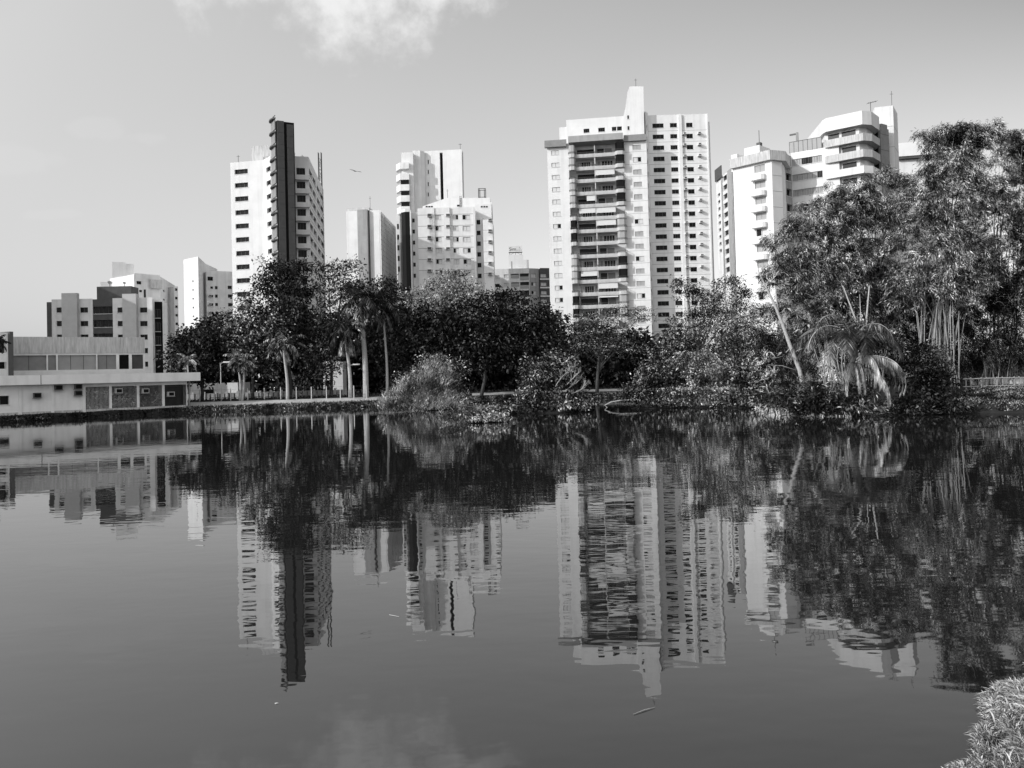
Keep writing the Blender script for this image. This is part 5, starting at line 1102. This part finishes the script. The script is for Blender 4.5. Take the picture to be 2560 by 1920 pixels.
# right bank: rail fence, low wall, ground cover
Yr = 69; G1 = G0 * 1.33; t = thing('rail_fence', 'rustic wooden rail fence with round posts along the right bank path', 'fence', (*at(K(2000, 1030), Yr)[:2], G1)); zr1 = at(K(2000, 905), Yr)[2]
xs = [at(K(x, 1000), Yr)[0] for x in (1712, 1845, 1980, 2130, 2275)]
for x in xs: mb = mb_for(t); mb.tube([(x, Yr, G1 - .3), (x + .01, Yr, zr1)], [.07, .06], midgrey, 8); mb.build('post', t)
for z, y in ((zr1 - .12, -.09), (G1 + .2, -.09)): mb = mb_for(t); mb.tube([(xs[0] - .3, Yr + y, z), (xs[2], Yr + y, z + .02), (xs[4] + .5, Yr + y, z)], .045, grey, 7); mb.build('rail', t)
xs = [at(K(x, 1000), Yr + 3)[0] for x in (1755, 1890, 2028, 2172, 2310)]
t = thing('rail_fence', 'second wooden rail fence on the far side of the right bank path', 'fence', (xs[2], Yr + 3, G1))
for x in xs: mb = mb_for(t); mb.tube([(x, Yr + 3, G1 - .3), (x, Yr + 3, G1 + .95)], [.065, .06], midgrey, 8); mb.build('post', t)
mb = mb_for(t); mb.tube([(xs[0] - .3, Yr + 2.91, G1 + .82), (xs[4] + .5, Yr + 2.91, G1 + .82)], .045, grey, 7); mb.build('rail', t)
a, b_ = at(K(1770, 950), 80), at(K(2400, 950), 80); t = thing('low_white_wall', 'low white wall behind the rustic rail fences', 'wall', ((a[0] + b_[0]) / 2, 80, G1)); mb = mb_for(t); mb.box(a[0], b_[0], 80, 80.3, G1 - .1, at(K(2000, 918), 80)[2], white)
for k in range(6): x = a[0] + (b_[0] - a[0]) * (k + .3) / 6; mb.box(x, x + .12, 79.9, 79.995, G1, G1 + .7, dark)
mb.build('wall', t)

# ground cover on the banks
def cover(name, label, n, area, lm, l, w, seed):
    rg = np.random.default_rng(seed); P = area(rg, n); Dr = unit(rg.normal(size=(n, 3)) * .6 + np.array([0, 0, .8]))
    o = quads_obj(name, leaves(rg, P, Dr, l * (.5 + rg.random(n)), w, .2), lm); tag(o, label, 'grass', kind='stuff'); return o
def wobv(th): return .35 * np.sin(th * 61) + .25 * np.sin(th * 143 + 1)
def shore_area(th0, th1, o0, o1, zf):
    def f(rg, n):
        th = th0 + (th1 - th0) * rg.random(n); off = o0 + (o1 - o0) * rg.random(n)
        tt = np.linspace(th0, th1, 200); rr = np.interp(th, tt, [shore_r(a_) for a_ in tt]) + off + np.where(off < 5, wobv(th), 0) + (np.clip((off - .5) * .8, 0, 1.5) if zf > 1 else 0)
        z = np.interp(off, [p[0] for p in prof], [p[1] for p in prof])
        return np.stack([PC[0] + rr * np.cos(th), PC[1] + rr * np.sin(th), z * zf], 1)
    return f
cover('grass', 'rough grass covering the far bank between path and water', 30000, shore_area(R(44), R(128), -.1, 1.2, 1), leaf_mid, .5, .07, 1)
cover('grass', 'sunlit tufty grass on the right bank below the rail fence', 60000, shore_area(R(6), R(25), .05, 7.2, 1.35), leaf_mid, .26, .06, 2)
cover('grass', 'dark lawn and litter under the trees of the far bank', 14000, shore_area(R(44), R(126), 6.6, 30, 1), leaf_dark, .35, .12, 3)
cover('grass', 'weeds along the clubhouse plinth at the water edge', 1500, shore_area(R(127), R(150), -.1, .5, 1), leaf_dark, .4, .1, 4)
# near grass, bottom right
rg = np.random.default_rng(21); n = 260000
tt = np.linspace(R(-92), R(-60), 500); rrn = np.array([shore_r(a_) for a_ in tt])
th = R(-88) + (R(-74) - R(-88)) * rg.random(n); off = -.1 + 2.6 * rg.random(n) ** 1.1; r_ = np.interp(th, tt, rrn) + off + .14 * np.sin(th * 150) + .08 * np.sin(th * 390 + 1)
pz = np.interp(np.maximum(off, 0), [p[0] for p in prof], profn)
P = np.stack([PC[0] + r_ * np.cos(th), PC[1] + r_ * np.sin(th), np.maximum(pz, .02) + .05 * np.sin(th * 260) * np.sin(off * 9)], 1)
Dr = unit(rg.normal(size=(n, 3)) * np.array([.75, .75, .4]) + np.array([-.25, .1, .65]))
o = quads_obj('grass', leaves(rg, P, Dr, .10 * (.3 + 1.2 * rg.random(n)) * (.55 + .7 * np.clip(np.sin(th * 310 + off * 5) * np.sin(off * 7 + th * 90) + .5, 0, 1.4)), .008, .35), grassm); tag(o, 'bright tufty grass on the near bank in the bottom right corner', 'grass', kind='stuff')

n = 130000; th = R(-108) + (R(-58) - R(-108)) * rg.random(n); off = .1 + 7.5 * rg.random(n); tt = np.linspace(R(-110), R(-56), 600); r_ = np.interp(th, tt, [shore_r(a_) for a_ in tt]) + off
P = np.stack([PC[0] + r_ * np.cos(th), PC[1] + r_ * np.sin(th), np.interp(off, [p[0] for p in prof], profn)], 1); P = P[np.hypot(P[:, 0], P[:, 1]) > 1.2]; n = len(P)
o = quads_obj('grass', leaves(rg, P, unit(rg.normal(size=(n, 3)) * .6 + np.array([0, 0, .7])), .16 * (.4 + rg.random(n)), .016, .3), grassm); tag(o, 'thinner grass over the rest of the near bank', 'grass', kind='stuff')

# ------------------------------------------------------------------ small things on the water and in the air
p = at(H(2190, 1105), 90); mb = MB((p[0], p[1], 0)); pts = [(p[0] + x, 90 + y, z) for x, y, z in ((3.2, 0, .75), (.9, 0, .78), (-.3, 0, .6), (-1.0, 0, .25), (-.6, 0, -.1))]; mb.tube(pts, .06, palemetal, 7)
tag(mb.build('bent_pipe'), 'bent pale pipe looping out of the water left of the island shrubs', 'pipe')
p, q = at(W(1368, 1544), 5)[:2], at(W(1415, 1529), 5)[:2]
def onwater(x, y): r = ray(*W(x, y)); s = -EYE / r[2]; return Vector((r[0] * s, r[1] * s, .008))
a, b_ = onwater(1369, 1544), onwater(1415, 1529); mb = MB(tuple(a)); mb.tube([a, (a + b_) / 2 + Vector((0, .01, .004)), b_], [.003, .006, .002], palebark, 6); tag(mb.build('twig'), 'pale twig floating on the open water near the bottom of the view', 'twig')
a, b_ = onwater(841, 1329), onwater(862, 1333); mb = MB(tuple(a)); mb.tube([a, b_], [.006, .004], palebark, 5); tag(mb.build('twig'), 'short pale straw floating between the tower reflections', 'twig')
a = onwater(597, 1520); mb = MB(tuple(a)); mb.prism([(a[0] - .02, a[1]), (a[0], a[1] - .012), (a[0] + .025, a[1]), (a[0], a[1] + .012)], .003, .009, white); tag(mb.build('petal'), 'tiny white petal floating near the reflected dark slab', 'petal')
p = at(B(1272, 546), 140); s = .2893 / FOC * 140; mb = MB(tuple(p)); mb.tube([p + (-.28, 0, .02), p + (-.05, 0, .02), p + (.25, 0, -.05)], [.03, .09, .03], dark, 6)
for sg, e in ((-1, (-1.1, -.25, .32)), (1, (1.25, .2, -.2))): mb.face([p + (-.12, 0, .03), p + np.array(e), p + np.array(e) * .55 + (.18, 0, .06), p + (.14, 0, .02)], dark)
tag(mb.build('bird'), 'dark bird gliding in the sky right of the dark-slab tower', 'bird')
p = at((-20, 960), 106); mb = MB((p[0] - 1.4, 106, G0)); x = p[0] - 1.4; mb.tube([(x, 106, G0 - .2), (x, 106, 26)], [.25, .12], metal, 8); tag(mb.build('mast'), 'tall plain mast mirrored at the left edge of the water', 'mast')
